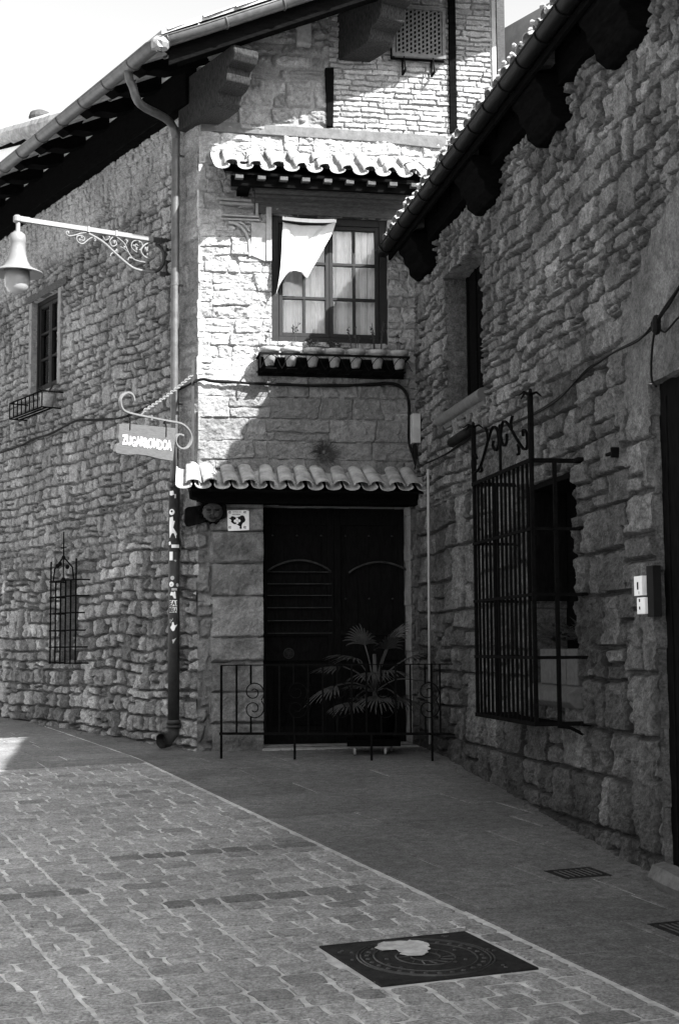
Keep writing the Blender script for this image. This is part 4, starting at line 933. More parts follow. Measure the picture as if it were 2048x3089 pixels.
cb = F.hit(583, 1100, .02); mb = MB(F); mb.box(cb[0] - .016, cb[0] + .016, .0, .03, F.hit(583, 1388)[1], F.hit(583, 1088)[1]); mb.build('wall_bar', m_cast, sg)
# chain
mb = MB(); p0 = G.p(G.hit(436, 1239)[0], 0, G.hit(436, 1239)[1]); p1 = F.p(F.hit(580, 1132, .04)[0], .04, F.hit(580, 1132, .04)[1]); nlk = 26; ax_ = (p1 - p0); ln = np.linalg.norm(ax_); ax_ /= ln; s1 = np.cross(ax_, Z); s1 /= np.linalg.norm(s1); s2 = np.cross(s1, ax_)
for k in range(nlk):
    c = p0 + ax_ * ln * (k + .5) / nlk - Z * .02 * math.sin(math.pi * k / nlk); sd_ = s1 if k % 2 else s2; hl = ln / nlk * .72
    mb.tube([c + ax_ * hl * math.cos(a) + sd_ * .016 * math.sin(a) for a in np.linspace(0, 2 * math.pi, 9)[:-1]], .0055, 5, world=True, closed=True)
mb.build('chain', m_lampw, sg)
bp = [G.hit(*q) for q in ((357, 1279), (375, 1278), (440, 1284), (527, 1292), (526, 1320), (523, 1350), (518, 1391), (480, 1385), (440, 1375), (408, 1371), (385, 1373), (350, 1368), (345, 1362), (351, 1341), (358, 1336), (354, 1322), (357, 1300))]
mb = MB(G); mb.prism(bp, -.018, .018); bo = mb.build('board', m_sign, sg, bevel=.004)
ta = G.hit(365, 1342); tb = G.hit(513, 1360); za, zb2 = G.hit(365, 1312)[1], G.hit(365, 1341)[1]; zc_, zd = G.hit(512, 1330)[1], G.hit(512, 1360)[1]
def wt(u, z): return G.p(u, .0205, z)
# letters of the board, each slightly out of line
v, f = textmesh('ZUGARRONDOA', .012); x0, x1, y0, y1 = v[:, 0].min(), v[:, 0].max(), v[:, 1].min(), v[:, 1].max(); vs = []
for p in v:
    t = (p[0] - x0) / (x1 - x0); h = (p[1] - y0) / (y1 - y0); zz0 = zb2 + (zd - zb2) * t; zz1 = za + (zc_ - za) * t
    vs.append(G.p(ta[0] + (tb[0] - ta[0]) * t, .021, zz0 + (zz1 - zz0) * h + .006 * math.sin(t * 22)))
MB().add(vs, f).build('lettering', m_white, sg, thick=.003)
mb = MB(G)
for x, ya, yb in ((388, 1252, 1297), (497, 1272, 1318)):
    a = G.hit(x, ya); b = G.hit(x - 1, yb); mb.tube([(a[0] + .012 * math.cos(t), .012 * math.sin(t), a[1] - .005 + .015 * math.sin(t)) for t in np.linspace(0, 6.28, 10)[:-1]], .005, 5, closed=True); mb.tube([(a[0], .0, a[1]), (a[0], .024, a[1] - .06), (b[0], .026, b[1])], .006, 6)
mb.build('hanger', m_iron, sg)

# --- flower pots on their iron rack
rk_ = thing('pot_rack', F.p(F.hit(1010, 1100)[0], .0, F.hit(1010, 1110)[1]), 'black iron shelf rack of looped rods under the curtained window holding seven pots', 'rack')
RWo = .30; ra_ = F.hit(782, 1066, RWo); rb_ = F.hit(1236, 1078, RWo); zr = (ra_[1] + rb_[1]) / 2; zb_ = zr - .165
mb = MB(F); mb.box(ra_[0], rb_[0], RWo - .006, RWo + .006, zr - .013, zr + .013).box(ra_[0], rb_[0], .02, .03, zr - .013, zr + .013); mb.box(ra_[0], ra_[0] + .012, 0.02, RWo, zr - .012, zr + .010).box(rb_[0] - .012, rb_[0], 0.02, RWo, zr - .012, zr + .010)
mb.box(ra_[0], ra_[0] + .02, RWo, RWo + .008, zb_, zr).box(ra_[0], rb_[0], .03, .045, zb_, zb_ + .012); mb.build('rail', m_iron, rk_)
MB(F).box(ra_[0] + .02, rb_[0] - .01, .004, .028, zb_ - .03, zr + .02).build('shadow_board', m_wood, rk_)  # dark board added in place of the wall shadow behind the pots
px_ = [814, 878, 943, 1009, 1073, 1138, 1203]; pu = [F.hit(x, 1060, .18)[0] for x in px_]
for i, u in enumerate(pu):
    mb = MB(F)
    mb.strap([(u + .105 * math.cos(t), RWo + .012, zr - .01 - .165 * (1 - abs(math.sin(t / 2 + math.pi / 4))) - .0) for t in np.linspace(0, 1, 2)], .004, .003, F.n)
    for s in (-1, 1): mb.tube([(u + s * .10 + s * .022, RWo + .01, zb_ + .0), (u + s * .095, RWo + .012, zb_ + .04), (u + s * .075, RWo + .012, zb_ + .09), (u + s * .04, RWo + .012, zr - .03), (u, RWo + .012, zr - .012)], .0045, 5)
    mb.box(u - .06, u + .06, .04, RWo, zb_ + .0, zb_ + .008); mb.build('loop', m_iron, rk_)
pot0 = None
plabels = ['first flower pot from the left on the window rack, sunlit, a few bare stalks', 'second flower pot from the left, brightly sunlit, with forked leggy stems', 'third pot from the left, half in shade, with a low tuft of leaves', 'middle pot of the seven, shaded, crowned by low rounded foliage', 'fifth pot from the left, shaded, with tall curling stems', 'sixth pot from the left, shaded, with long leaning sprigs', 'last pot at the right end of the rack, in deepest shade with little growth']
zp = zb_ + .055
for i, u in enumerate(pu):
    c = F.p(u, .175, zp)
    if pot0 is None:
        o = thing('flower_pot', c, plabels[0], 'flower pot', 'flower pots on the window rack'); pot0 = o
        MB().lathe(c, [(.001, 0), (.045, 0), (.076, .140), (.080, .150), (.106, .152), (.110, .19), (.106, .20), (.098, .20), (.094, .185), (.001, .18)], 22).build('pot', m_pot, o, smooth=True)
    else:
        o = pot0.copy(); COL.objects.link(o); o.location = Vector(c.tolist()); o['label'] = plabels[i]
        q = [x for x in bpy.data.objects if x.parent == pot0 and x.name.startswith('pot')][0].copy(); COL.objects.link(q); q.parent = o
rg = random.Random(12)
for i, u in enumerate(pu):
    o = [x for x in bpy.data.objects if x.get('label') == plabels[i]][0]; c = np.array(o.location) + Z * .2; mb = MB()
    n = (3, 4, 7, 14, 5, 6, 3)[i]
    for k in range(n):
        d = np.array([rg.uniform(-1, 1), rg.uniform(-.5, .5), 0]); hgt = (.24, .30, .11, .10, .26, .30, .16)[i] * rg.uniform(.6, 1.15); p = [c + d * .05, c + d * .06 + Z * hgt * .5, c + d * (.09 if i in (1, 4, 5) else .07) + Z * hgt]
        mb.tube(smoothpts(p, 3), .0035, 4, world=True)
        for j in range(4 if i not in (2, 3) else 6):
            t = rg.uniform(.45, 1.05); q = p[0] + (p[2] - p[0]) * t + np.array([rg.uniform(-.02, .02), rg.uniform(-.02, .02), rg.uniform(-.01, .015)]); s = rg.uniform(.012, .022); a = np.array([rg.uniform(-1, 1), rg.uniform(-1, 1), rg.uniform(-.4, 1)]); a /= np.linalg.norm(a); b = np.cross(a, [.3, .5, .8]); b /= np.linalg.norm(b)
            mb.add([q - a * s, q + b * s * .6, q + a * s, q - b * s * .6], [(0, 1, 2, 3)])
    mb.build('plant', m_leaf, o)

# --- white cloth hanging over the window
ft = thing('cloth_banner', F.p(F.hit(930, 700, .12)[0], .12, F.hit(930, 760)[1]), 'white cloth banner hung by its two top corners over the window, one tail blown aside', 'cloth')
mb = MB(F); Nn = 34
def lerpP(P, t):
    P = [np.array(p, float) for p in P]; s = t * (len(P) - 1); i = min(int(s), len(P) - 2); return P[i] + (P[i + 1] - P[i]) * (s - i)
left = smoothpts([(857, 660), (852, 700), (848, 760), (844, 810), (838, 860), (831, 896)], 5); right = smoothpts([(1017, 665), (1004, 700), (982, 740), (958, 785), (938, 820), (927, 838)], 5)
vs = []
for i in range(Nn + 1):
    t = i / Nn; a = lerpP(left, t); b = lerpP(right, t)
    for j in range(Nn + 1):
        s = j / Nn; p = a + (b - a) * s; top = 6 * math.sin(math.pi * s) * (1 - t); sagb = -62 * t ** 2.2 * math.sin(math.pi * min(1, s * 1.02)) ** .8 * (1 - .45 * s)
        x, y = p[0], p[1] + top + sagb
        vfold = max(0, min(1, (1 - abs(s - .42 - .1 * t) / (.5 * (1 - t / .42))) * 4)) if t < .40 else 0
        w = .035 + .15 * math.sin(min(1, t * 1.3) * math.pi * .6) * (1 - .35 * s) - .055 * vfold + .016 * math.sin(s * 13 + t * 5) * (.3 + t) + .008 * math.sin(s * 29 - t * 9) * (.2 + t)
        h = F.hit(x, y, .12); vs.append(F.p(h[0], w, h[1]))
mb.add(vs, [(i * (Nn + 1) + j, i * (Nn + 1) + j + 1, (i + 1) * (Nn + 1) + j + 1, (i + 1) * (Nn + 1) + j) for i in range(Nn) for j in range(Nn)]); mb.build('cloth', m_cloth, ft, smooth=True, thick=.002)
mb = MB(F); a = F.hit(855, 652, .12); b = F.hit(1018, 660, .12); mb.strap([(a[0] + (b[0] - a[0]) * t, .045, a[1] + (b[1] - a[1]) * t - .015 * math.sin(math.pi * t)) for t in np.linspace(0, 1, 9)], .042, .004, Z); hm = mb.build('hem', m_white, ft)
for p, s in ((a, .022), (b, -.022)):
    MB(F).tube([(p[0] + s + .006 * math.cos(t), .112, p[1] + .006 * math.sin(t)) for t in np.linspace(0, 6.28, 9)[:-1]], .003, 5, closed=True).build('eyelet', m_iron, ft)

# --- dried thistle flower nailed over the door hood
ec = F.hit(975, 1366); mb = MB(F); rg = random.Random(8)
for k in range(64):
    a = 2 * math.pi * k / 64 + rg.uniform(-.05, .05); ln = rg.uniform(.11, .20); w0 = rg.uniform(.02, .05)
    cu = [(ec[0] + .03 * math.cos(a), w0, ec[1] + .03 * math.sin(a)), (ec[0] + ln * .6 * math.cos(a), w0 + .05, ec[1] + ln * .6 * math.sin(a)), (ec[0] + ln * math.cos(a + .15), .05 + w0, ec[1] + ln * math.sin(a + .15) - .01)]
    mb.tube(cu, [.006, .005, .0015], 4)
    for j in range(3):
        s = .4 + .2 * j; q = (ec[0] + ln * s * math.cos(a), w0 + .04, ec[1] + ln * s * math.sin(a)); b = a + rg.choice((-.9, .9)); mb.tube([q, (q[0] + .022 * math.cos(b), q[1] + .01, q[2] + .022 * math.sin(b))], [.003, .0008], 3)
ell(mb, F.p(ec[0], .03, ec[1]), (.032, .03, .032), 10, 6); tag(mb.build('thistle_flower', m_leafd), 'large dried spiky thistle flower fixed to the wall above the door hood', 'dried flower')

# --- carved mask on its plank, and the glazed tile
mk = thing('carved_mask', F.p(F.hit(640, 1545)[0], .02, F.hit(640, 1590)[1]), 'dark carved wooden mask with grinning face fixed on a plank under the door hood', 'mask')
mb = MB(F); pl = [F.hit(*q, .06) for q in ((558, 1536), (566, 1530), (610, 1524), (640, 1517), (675, 1517), (683, 1524), (684, 1560), (670, 1566), (620, 1575), (572, 1588), (563, 1587), (557, 1575))]; mb.prism(pl, .02, .075); mb.build('plank', m_door, mk, bevel=.006)
fc = F.hit(642, 1544, .12); fr3 = frot(F); mb = MB(F)
def fe(du, dz, w, r): ell(mb, F.p(fc[0] + du, w, fc[1] + dz), r, 14, 9, fr3)
fe(0, 0, .09, (.115, .055, .105)); fe(-.045, -.028, .135, (.034, .022, .028)); fe(.045, -.028, .135, (.034, .022, .028)); fe(0, -.005, .150, (.018, .024, .030)); fe(0, -.018, .158, (.026, .016, .014)); fe(0, -.088, .115, (.045, .03, .022))
for s in (-1, 1):
    mb.tube([(fc[0] + s * (.012 + .085 * t), .142 - .03 * t, fc[1] + .035 + .030 * math.sin(math.pi * (t * .8 + .1))) for t in np.linspace(0, 1, 8)], .009, 6)
    fe(s * .045, .018, .137, (.020, .012, .011)); mb.tube([(fc[0] + s * (.02 + .07 * t), .140 - .02 * t, fc[1] - .004 - .006 * math.sin(math.pi * t)) for t in np.linspace(0, 1, 6)], .006, 5)
mb.tube([(fc[0] + .075 * t, .148 - .03 * t * t, fc[1] - .068 + .026 * t * t) for t in np.linspace(-1, 1, 11)], .007, 6); mb.tube([(fc[0] + .068 * t, .140 - .03 * t * t, fc[1] - .084 + .030 * t * t) for t in np.linspace(-1, 1, 11)], .008, 6)
mb.build('face', m_mask, mk, smooth=True)
for s in (-1, 1):
    m2 = MB(); ell(m2, F.p(fc[0] + s * .045, .140, fc[1] + .020), (.028, .014, .014), 12, 7, fr3); m2.build('eye_shade', m_black, mk, smooth=True)  # black ovals paint the shade of the eye sockets
m2 = MB(F); m2.tube([(fc[0] + .062 * t, .150 - .03 * t * t, fc[1] - .076 + .028 * t * t) for t in np.linspace(-1, 1, 11)], [.003, .006, .009, .011, .012, .012, .012, .011, .009, .006, .003], 6); m2.build('mouth', m_black, mk, smooth=True)
mb = MB(F)
for k in range(9):
    a = 1.2 + k * .45; mb.tube([(fc[0] + .11 * math.cos(a), .085, fc[1] + .10 * math.sin(a)), (fc[0] + .15 * math.cos(a + .2), .10, fc[1] + .125 * math.sin(a + .2)), (fc[0] + .15 * math.cos(a + .45), .085, fc[1] + .11 * math.sin(a + .45))], [.02, .018, .006], 6)
mb.build('leaf_hair', m_wood, mk, smooth=True)
ts = thing('tile_sign', F.p(F.hit(719, 1600)[0], .03, F.hit(719, 1600)[1]), 'white glazed tile with a dark heart-shaped map and four-lobed emblem beside the door', 'sign')
TW = .045
def tp(x, y, w=TW): return F.hit(670 + x / 15.68, 1520 + y / 15.68, w)
mb = MB(F); mb.prism([tp(255, 310), tp(1120, 290), tp(1280, 330), tp(1290, 1240), tp(900, 1260), tp(290, 1290)], .03, TW); mb.build('tile', m_white, ts, bevel=.003)
MB(F).prism([tp(*q) for q in ((440, 600), (490, 580), (560, 600), (660, 650), (760, 620), (870, 580), (900, 545), (1000, 545), (1060, 600), (1085, 680), (1110, 770), (1070, 850), (980, 910), (940, 1000), (925, 1080), (940, 1150), (910, 1190), (800, 1140), (860, 1090), (760, 1010), (680, 960), (570, 960), (490, 910), (415, 840), (450, 790), (400, 720), (320, 680), (330, 650), (400, 660))], TW - .001, TW + .0015).build('map_emblem', m_black, ts)
for x, y in ((712, 720), (620, 810), (725, 890), (815, 800)):
    MB(F).prism([(tp(x, y)[0] + .0145 * math.cos(a), tp(x, y)[1] + .016 * math.sin(a)) for a in np.linspace(0, 2 * math.pi, 15)[:-1]], TW + .001, TW + .003).build('emblem_lobe', m_white, ts)
MB(F).prism([tp(730, 740), tp(760, 770), tp(700, 860), tp(670, 830)], TW + .001, TW + .0028).build('emblem_lobe', m_white, ts)
put_text('DONA DI', F, tp(500, 0)[0], tp(890, 0)[0], tp(0, 400)[1], tp(0, 350)[1], TW + .002, m_cast, ts, bold=.02)
put_text('NAVARRA', F, tp(490, 0)[0], tp(870, 0)[0], tp(0, 515)[1], tp(0, 460)[1], TW + .002, m_cast, ts, bold=.02)
for x, y in ((370, 400), (1080, 390), (370, 1110), (1080, 1110)):
    mb = MB(F); c = tp(x, y)
    for k in range(4): a = k * 1.57 + .6; mb.prism([(c[0] + .010 * math.cos(a) + .007 * math.cos(b), c[1] + .010 * math.sin(a) + .007 * math.sin(b)) for b in np.linspace(0, 6.28, 8)[:-1]], TW - .001, TW + .0012)
    mb.build('corner_ornament', m_zinc, ts)
# projecting block of stone high on the gable
a = F.hit(893, 95); b = F.hit(938, 142); mb = MB(F); mb.box(a[0], b[0], -.1, .07, b[1], a[1] + .2); mb.build('projecting_stone', m_ashlar, house, bevel=.02)

# --- latticed screen of the gable opening with its two brackets
lt = thing('lattice_screen', F.p(F.hit(1270, 180)[0], .02, F.hit(1270, 180)[1]), 'small wooden lattice screen on iron brackets high in the brick gable', 'screen')
l0 = F.hit(1183, 166, .10); l1 = F.hit(1344, 183, .10); lz0 = (l0[1] + l1[1]) / 2; lz1 = lz0 + .62; mb = MB(F)
mb.box(l0[0], l1[0], .075, .115, lz0, lz0 + .045).box(l0[0], l1[0], .075, .115, lz1 - .04, lz1).box(l0[0], l0[0] + .035, .077, .113, lz0, lz1).box(l1[0] - .04, l1[0], .077, .113, lz0, lz1); mb.build('frame', m_latt, lt, bevel=.003)
mb = MB(F); sp = .0475; wv = np.arange(l0[0] + .05, l1[0] - .04, sp)
for k, u in enumerate(wv): mb.box(u, u + .020, .088, .098, lz0 + .04, lz1 - .04)
zz = lz0 + .045
while zz < lz1 - .04:
    for k, u in enumerate(wv[:-1]):   # short rungs set alternately, giving the diagonal look
        o_ = .5 * sp * (k % 2); mb.prism([(u + .018, zz + o_), (u + sp + .002, zz + o_ + .012), (u + sp + .002, zz + o_ + .030), (u + .018, zz + o_ + .018)], .086, .100)
    zz += sp * 1.15
mb.build('lattice', m_latt, lt)
MB(F).box(l0[0], l1[0], .001, .02, lz0, lz1).build('backing', m_dark, lt)
for x in (1215, 1302):
    u = F.hit(x, 175, .05)[0]; mb = MB(F); mb.box(u - .012, u + .012, .02, .03, lz0 - .19, lz0).box(u - .012, u + .012, .03, .17, lz0 - .19, lz0 - .175); mb.tube([(u, .17, lz0 - .18), (u, .11, lz0)], .009, 6); mb.build('bracket', m_iron, lt)

# --- window cage on the neighbour house
cg = thing('window_grille', R.p(4.5, .0, .6), 'tall black wrought-iron window cage with scrolled crest on the shaded right wall', 'grille')
GWd = .36; gu0 = R.hit(1430, 1460, GWd)[0]; gu1 = R.hit(1602, 1390, GWd)[0]; gz0 = .595; gz1 = 2.57
mb = MB(R); nbar = 14
for k in range(nbar + 1):
    u = gu0 + (gu1 - gu0) * k / nbar; e_ = k in (0, nbar); r_ = .014 if e_ else .0092
    mb.box(u - r_, u + r_, GWd - r_, GWd + r_, gz0, gz1)
mb.build('bars', m_iron, cg)
mb = MB(R)
for zz in (gz0, R.hit(1430, 1980, GWd)[1], R.hit(1430, 1815, GWd)[1], R.hit(1430, 1642, GWd)[1], gz1):
    t_ = .012 if zz not in (gz0, gz1) else .016
    mb.box(gu0 - .02, gu1 + .02, GWd - .004 + t_ * .9, GWd + .020, zz - t_, zz + t_)
    for u in (gu0, gu1): mb.box(u - .012, u + .012, -.05, GWd + .01, zz - t_, zz + t_)
    mb.box(gu1, gu1 + .10, -.03, .03, zz - t_, zz + t_)
mb.box(gu0, gu1, .02, GWd, gz0 - .012, gz0 - .006); mb.build('rails', m_iron, cg)
for u in (gu0, gu1):
    mb = MB(R); mb.box(u - .014, u + .014, GWd * .5 - .014, GWd * .5 + .014, gz0 - .03, gz1)
    mb.tube([(u, GWd * .5, gz0 - .02), (u, .1, gz0 - .03), (u, -.04, gz0 - .10)], .014, 6); mb.build('side_bar', m_iron, cg)
ptop1 = R.hit(1596, 1188, GWd)[1]; ptop0 = R.hit(1422, 1288, GWd)[1]
for u, zt in ((gu0, ptop0), (gu1, ptop1)):
    mb = MB(R); mb.box(u - .018, u + .018, GWd - .018, GWd + .018, gz1, zt)
    for s in (-1, 1): mb.tube([(u, GWd, zt - .01), (u + s * .07, GWd + .02, zt + .015), (u + s * .14, GWd + .03, zt - .02)], [.016, .012, .004], 6); mb.tube([(u, GWd, zt - .01), (u, GWd + s * .05, zt + .01), (u, GWd + s * .09, zt - .02)], [.014, .01, .004], 6)
    mb.build('corner_post', m_iron, cg)
um = R.hit(1507, 1300, GWd)[0]; mb = MB(R); mb.box(um - .010, um + .010, GWd - .010, GWd + .010, gz1, R.hit(1507, 1280, GWd)[1]); mb.build('crest_post', m_iron, cg)
mb = MB(R)
for P_ in (((1438, 1384), (1432, 1370), (1424, 1395), (1430, 1424), (1449, 1405), (1471, 1330), (1486, 1288), (1500, 1300), (1503, 1340), (1495, 1359), (1486, 1345), (1488, 1330)), ((1528, 1308), (1527, 1335), (1518, 1344), (1510, 1315), (1516, 1274), (1531, 1279), (1563, 1333), (1581, 1356), (1590, 1342), (1586, 1303), (1577, 1298), (1577, 1316)), ((1543, 1300), (1540, 1275), (1545, 1255)), ((1471, 1330), (1468, 1300), (1462, 1290)), ((1562, 1340), (1565, 1365), (1560, 1372)), ((1449, 1405), (1453, 1418), (1447, 1424))):
    mb.strap([(p[0], GWd, p[1]) for p in smoothpts([R.hit(*q, GWd) for q in P_], 5)], .022, .012, R.n)
mb.build('scroll_crest', m_iron, cg)
# plants and trough standing in the opening
def spiky(mb, c, n, ln, rg, wd=.012, up=.6, droop=.5):
    for k in range(n):
        a = rg.uniform(0, 2 * math.pi); e = rg.uniform(.1, 1.0); d = np.array([math.cos(a) * math.cos(e), math.sin(a) * math.cos(e), math.sin(e) * up + .2]); d /= np.linalg.norm(d); l_ = ln * rg.uniform(.6, 1.1); sd_ = np.cross(d, Z); sd_ /= np.linalg.norm(sd_) + 1e-6; P = []
        for t in (0, .35, .7, 1): P.append(c + d * l_ * t - Z * droop * l_ * t * t * .6)
        w_ = [wd * .5, wd, wd * .8, .001]; vs = []
        for p, q in zip(P, w_): vs += [p - sd_ * q, p + Z * q * .4, p + sd_ * q]
        mb.add(vs, [(i * 3 + j, i * 3 + j + 1, i * 3 + j + 4, i * 3 + j + 3) for i in range(3) for j in range(2)])
tr_ = thing('planter', R.p(4.9, -.16, RGo[2] + .005), 'pale stone trough of spiky plants on the sill inside the iron cage', 'planter')
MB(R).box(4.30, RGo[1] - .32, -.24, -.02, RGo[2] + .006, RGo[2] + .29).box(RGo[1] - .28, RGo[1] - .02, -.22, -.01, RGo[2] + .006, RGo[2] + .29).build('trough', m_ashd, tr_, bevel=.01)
mb = MB(); rg = random.Random(3)
for u in (4.4, 4.65, 4.9, 5.1): spiky(mb, R.p(u, -.12, RGo[2] + .35), 26, .42, rg, .012)
mb.build('plant', m_leaf, tr_)

# --- small niche grille at lower left
ng = thing('window_grille', L.p(3.6, 0, 1.0), 'small rusty iron window cage with pointed crest low on the left street wall', 'grille')
NW = .16; nu0 = L.hit(247, 1990, NW)[0]; nu1 = L.hit(152, 1990, NW)[0]; nu0 = L.hit(228, 1990, NW)[0]; nz0 = L.hit(155, 2003, NW)[1]
def nz(y): return L.hit(190, y, NW)[1]
mb = MB(L)
for k in range(6): u = nu0 + (nu1 - nu0) * k / 5; mb.tube([(u, NW, nz0), (u, NW, nz(1752) if 0 < k < 5 else nz(1690))], .011, 6)
mb.build('bars', m_iron, ng)
mb = MB(L)
for y in (1752, 1800, 1850, 1902, 1952, 2000):
    mb.box(nu0 - .01, nu1 + .01, NW + .008, NW + .018, nz(y) - .009, nz(y) + .009)
    for u in (nu0, nu1): mb.box(u - .008, u + .008, -.04, NW + .01, nz(y) - .009, nz(y) + .009)
mb.build('rails', m_iron, ng)
mb = MB(L); uc = (nu0 + nu1) / 2
mb.tube([(nu0 + .08, NW, nz(1752)), (nu0 + .12, NW, nz(1715)), (uc, NW, nz(1680)), (nu1 - .12, NW, nz(1715)), (nu1 - .08, NW, nz(1752))], .010, 6); mb.tube([(uc, NW, nz(1752)), (uc, NW, nz(1605))], .009, 6); mb.tube([(uc - .08, NW, nz(1652)), (uc + .08, NW, nz(1652))], .008, 6)
for x, y in ((0, 1683), (.12, 1700), (-.13, 1712), (0, 1748), (.2, 1706)): ell(mb, L.p(uc + x, NW, nz(y)), (.028, .014, .03), 6, 4)
mb.build('crest', m_iron, ng)

# --- flower basket under the street-side window
fb = thing('flower_basket', L.p(4.5, .0, 4.5), 'black iron flower basket with one pot below the left street-side window', 'flower basket')
BW = .26; bu1 = L.hit(31, 1219, BW)[0]; bu0 = L.hit(128, 1178, BW)[0]; bz1 = L.hit(128, 1178, BW)[1]; bz0 = L.hit(31, 1264, BW)[1]
mb = MB(L)
for zz in (bz0, bz1): mb.box(bu0, bu1, BW - .008, BW + .008, zz - .008, zz + .008); [mb.box(u - .008, u + .008, -.04, BW, zz - .008, zz + .008) for u in (bu0, bu1)]
for k in range(9): u = bu0 + (bu1 - bu0) * k / 8; mb.box(u - .009, u + .009, BW - .006, BW + .006, bz0, bz1)
mb.box(bu0, bu1, .1, .13, bz0 - .008, bz0 + .004).box(bu0, bu1, .18, .21, bz0 - .008, bz0 + .004); mb.build('basket', m_iron, fb)
pt = thing('flower_pot', L.p(bu0 + .14, .13, bz0 + .008), 'single plant pot at the near end of the iron basket below the street-side window', 'flower pot')
c = L.p(bu0 + .14, .13, bz0 + .008); MB().lathe(c, [(.001, 0), (.08, 0), (.10, .16), (.115, .165), (.115, .20), (.10, .20), (.09, .18), (.001, .18)], 18).build('pot', m_pot, pt, smooth=True)
mb = MB(); rg = random.Random(2); spiky(mb, c + Z * .18, 14, .30, rg, .012, up=1.2); mb.build('plant', m_leafd, pt)

# --- low railing before the door
pa = gh(668, 2289); pb = gh(1303, 2297); av = (pb - pa) * np.array([1, 1, 0]); av /= np.linalg.norm(av); RR = Fr(np.array([pa[0], pa[1], 0]), av, np.array([av[1], -av[0], 0]))
rl = thing('railing', (pa[0], pa[1], pa[2]), 'low black wrought-iron railing with paired scrolls standing before the dark door', 'railing')
rz1 = RR.hit(668, 2007)[1]; rz0 = RR.hit(668, 2213)[1]; ue = RR.hit(1376, 2018)[0]
mb = MB(RR); mb.box(0, ue, -.008, .008, rz1 - .005, rz1 + .006); mb.tube([(ue, 0, rz1), (ue, 0, rz1 - .06)], .014, 6); mb.build('top_rail', m_iron, rl)
mb = MB(RR); mb.box(-.02, ue + .0, -.010, .010, rz0 - .013, rz0 + .013); mb.build('bottom_rail', m_iron, rl)
for i, x in enumerate((668, 889, 1120, 1303)):
    u = RR.hit(x, 2200)[0]; P_ = RR.p(u, 0, 0); zg2 = float(g(P_[0], P_[1])); MB(RR).box(u - .011, u + .011, -.011, .011, zg2 - .05, rz1 if i in (0, 3) else rz0).build('post', m_iron, rl)
us_ = [RR.hit(x, 2100)[0] for x in (714, 757)]; dxr = us_[1] - us_[0]; u = us_[0]; k = 0
while u < ue - .1:
    mb = MB(RR)
    if k % 3 != 1: mb.box(u - .009, u + .009, -.009, .009, rz0, rz1)
    else:
        zc1 = RR.hit(757, 2088)[1]; zc0 = RR.hit(757, 2138)[1]; r_ = (zc1 - zc0) / 2
        mb.box(u - .009, u + .009, -.009, .009, zc1 + r_, rz1); mb.box(u - .009, u + .009, -.009, .009, rz0, zc0 - r_ * .9)
        for zz, sg_ in ((zc1, 1), (zc0, -1)):
            mb.tube([(u + .03 + (.115 * (1 - t * .8)) * math.cos(-2.2 * sg_ + sg_ * t * 9.5 + 1.4 * sg_), 0, zz + (.115 * (1 - t * .8)) * math.sin(-2.2 * sg_ + sg_ * t * 9.5 + 1.4 * sg_)) for t in np.linspace(0, 1, 30)], .006, 6)
    mb.build('baluster' if k % 3 != 1 else 'scroll', m_iron, rl); u += dxr; k += 1

# --- potted palm on a wheeled dolly
pp = gh(1140, 2283); 
tb_ = thing('planter', (pp[0] + .02, pp[1] + .35, pp[2]), 'dark wooden planter on white castors with fan palm in front of the door', 'planter')
cx, cy, cz = pp[0] - .02, pp[1] + .32, float(g(pp[0], pp[1] + .3)); mb = MB(); mb.box(cx - .30, cx + .26, cy - .24, cy + .24, cz + .09, cz + .16); mb.build('dolly', m_wood, tb_, bevel=.006)
mb = MB(); mb.lathe((cx - .02, cy, cz + .16), [(.001, 0), (.20, 0), (.27, .36), (.29, .37), (.29, .42), (.26, .42), (.25, .38), (.001, .36)], 20); mb.build('pot', m_door, tb_, smooth=True)
for dx, dy in ((-.22, -.20), (.10, -.20), (-.22, .18), (.18, .18)):
    MB().tube([(cx + dx - .012, cy + dy, cz + .04), (cx + dx + .012, cy + dy, cz + .04)], .038, 14, world=True).build('castor', m_cond, tb_)
mb = MB(); rg = random.Random(14); c0 = np.array([cx, cy, cz + .5])
mb.tube([c0, c0 + np.array([.01, 0, .3]), c0 + np.array([0, 0, .55])], [.03, .028, .02], 7, world=True); 
def frond(base, d, ln, n, fan, rg):
    d = d / np.linalg.norm(d); sd_ = np.cross(d, Z); sd_ /= np.linalg.norm(sd_) + 1e-6; upd = np.cross(sd_, d)
    for k in range(n):
        a = (-fan + 2 * fan * k / (n - 1)); dr = d * math.cos(a) + sd_ * math.sin(a); l_ = ln * (1 - .25 * abs(a) / fan) * rg.uniform(.85, 1.05); wd = .012; P = [base + dr * l_ * t - Z * .32 * l_ * t ** 2.5 for t in (0, .3, .6, .85, 1)]; sw = np.cross(dr, upd); sw /= np.linalg.norm(sw); vs = []
        for p, w_ in zip(P, (.004, wd, wd, wd * .7, .001)): vs += [p - sw * w_, p - upd * w_ * .5, p + sw * w_]
        mb.add(vs, [(i * 3 + j, i * 3 + j + 1, i * 3 + j + 4, i * 3 + j + 3) for i in range(4) for j in range(2)])
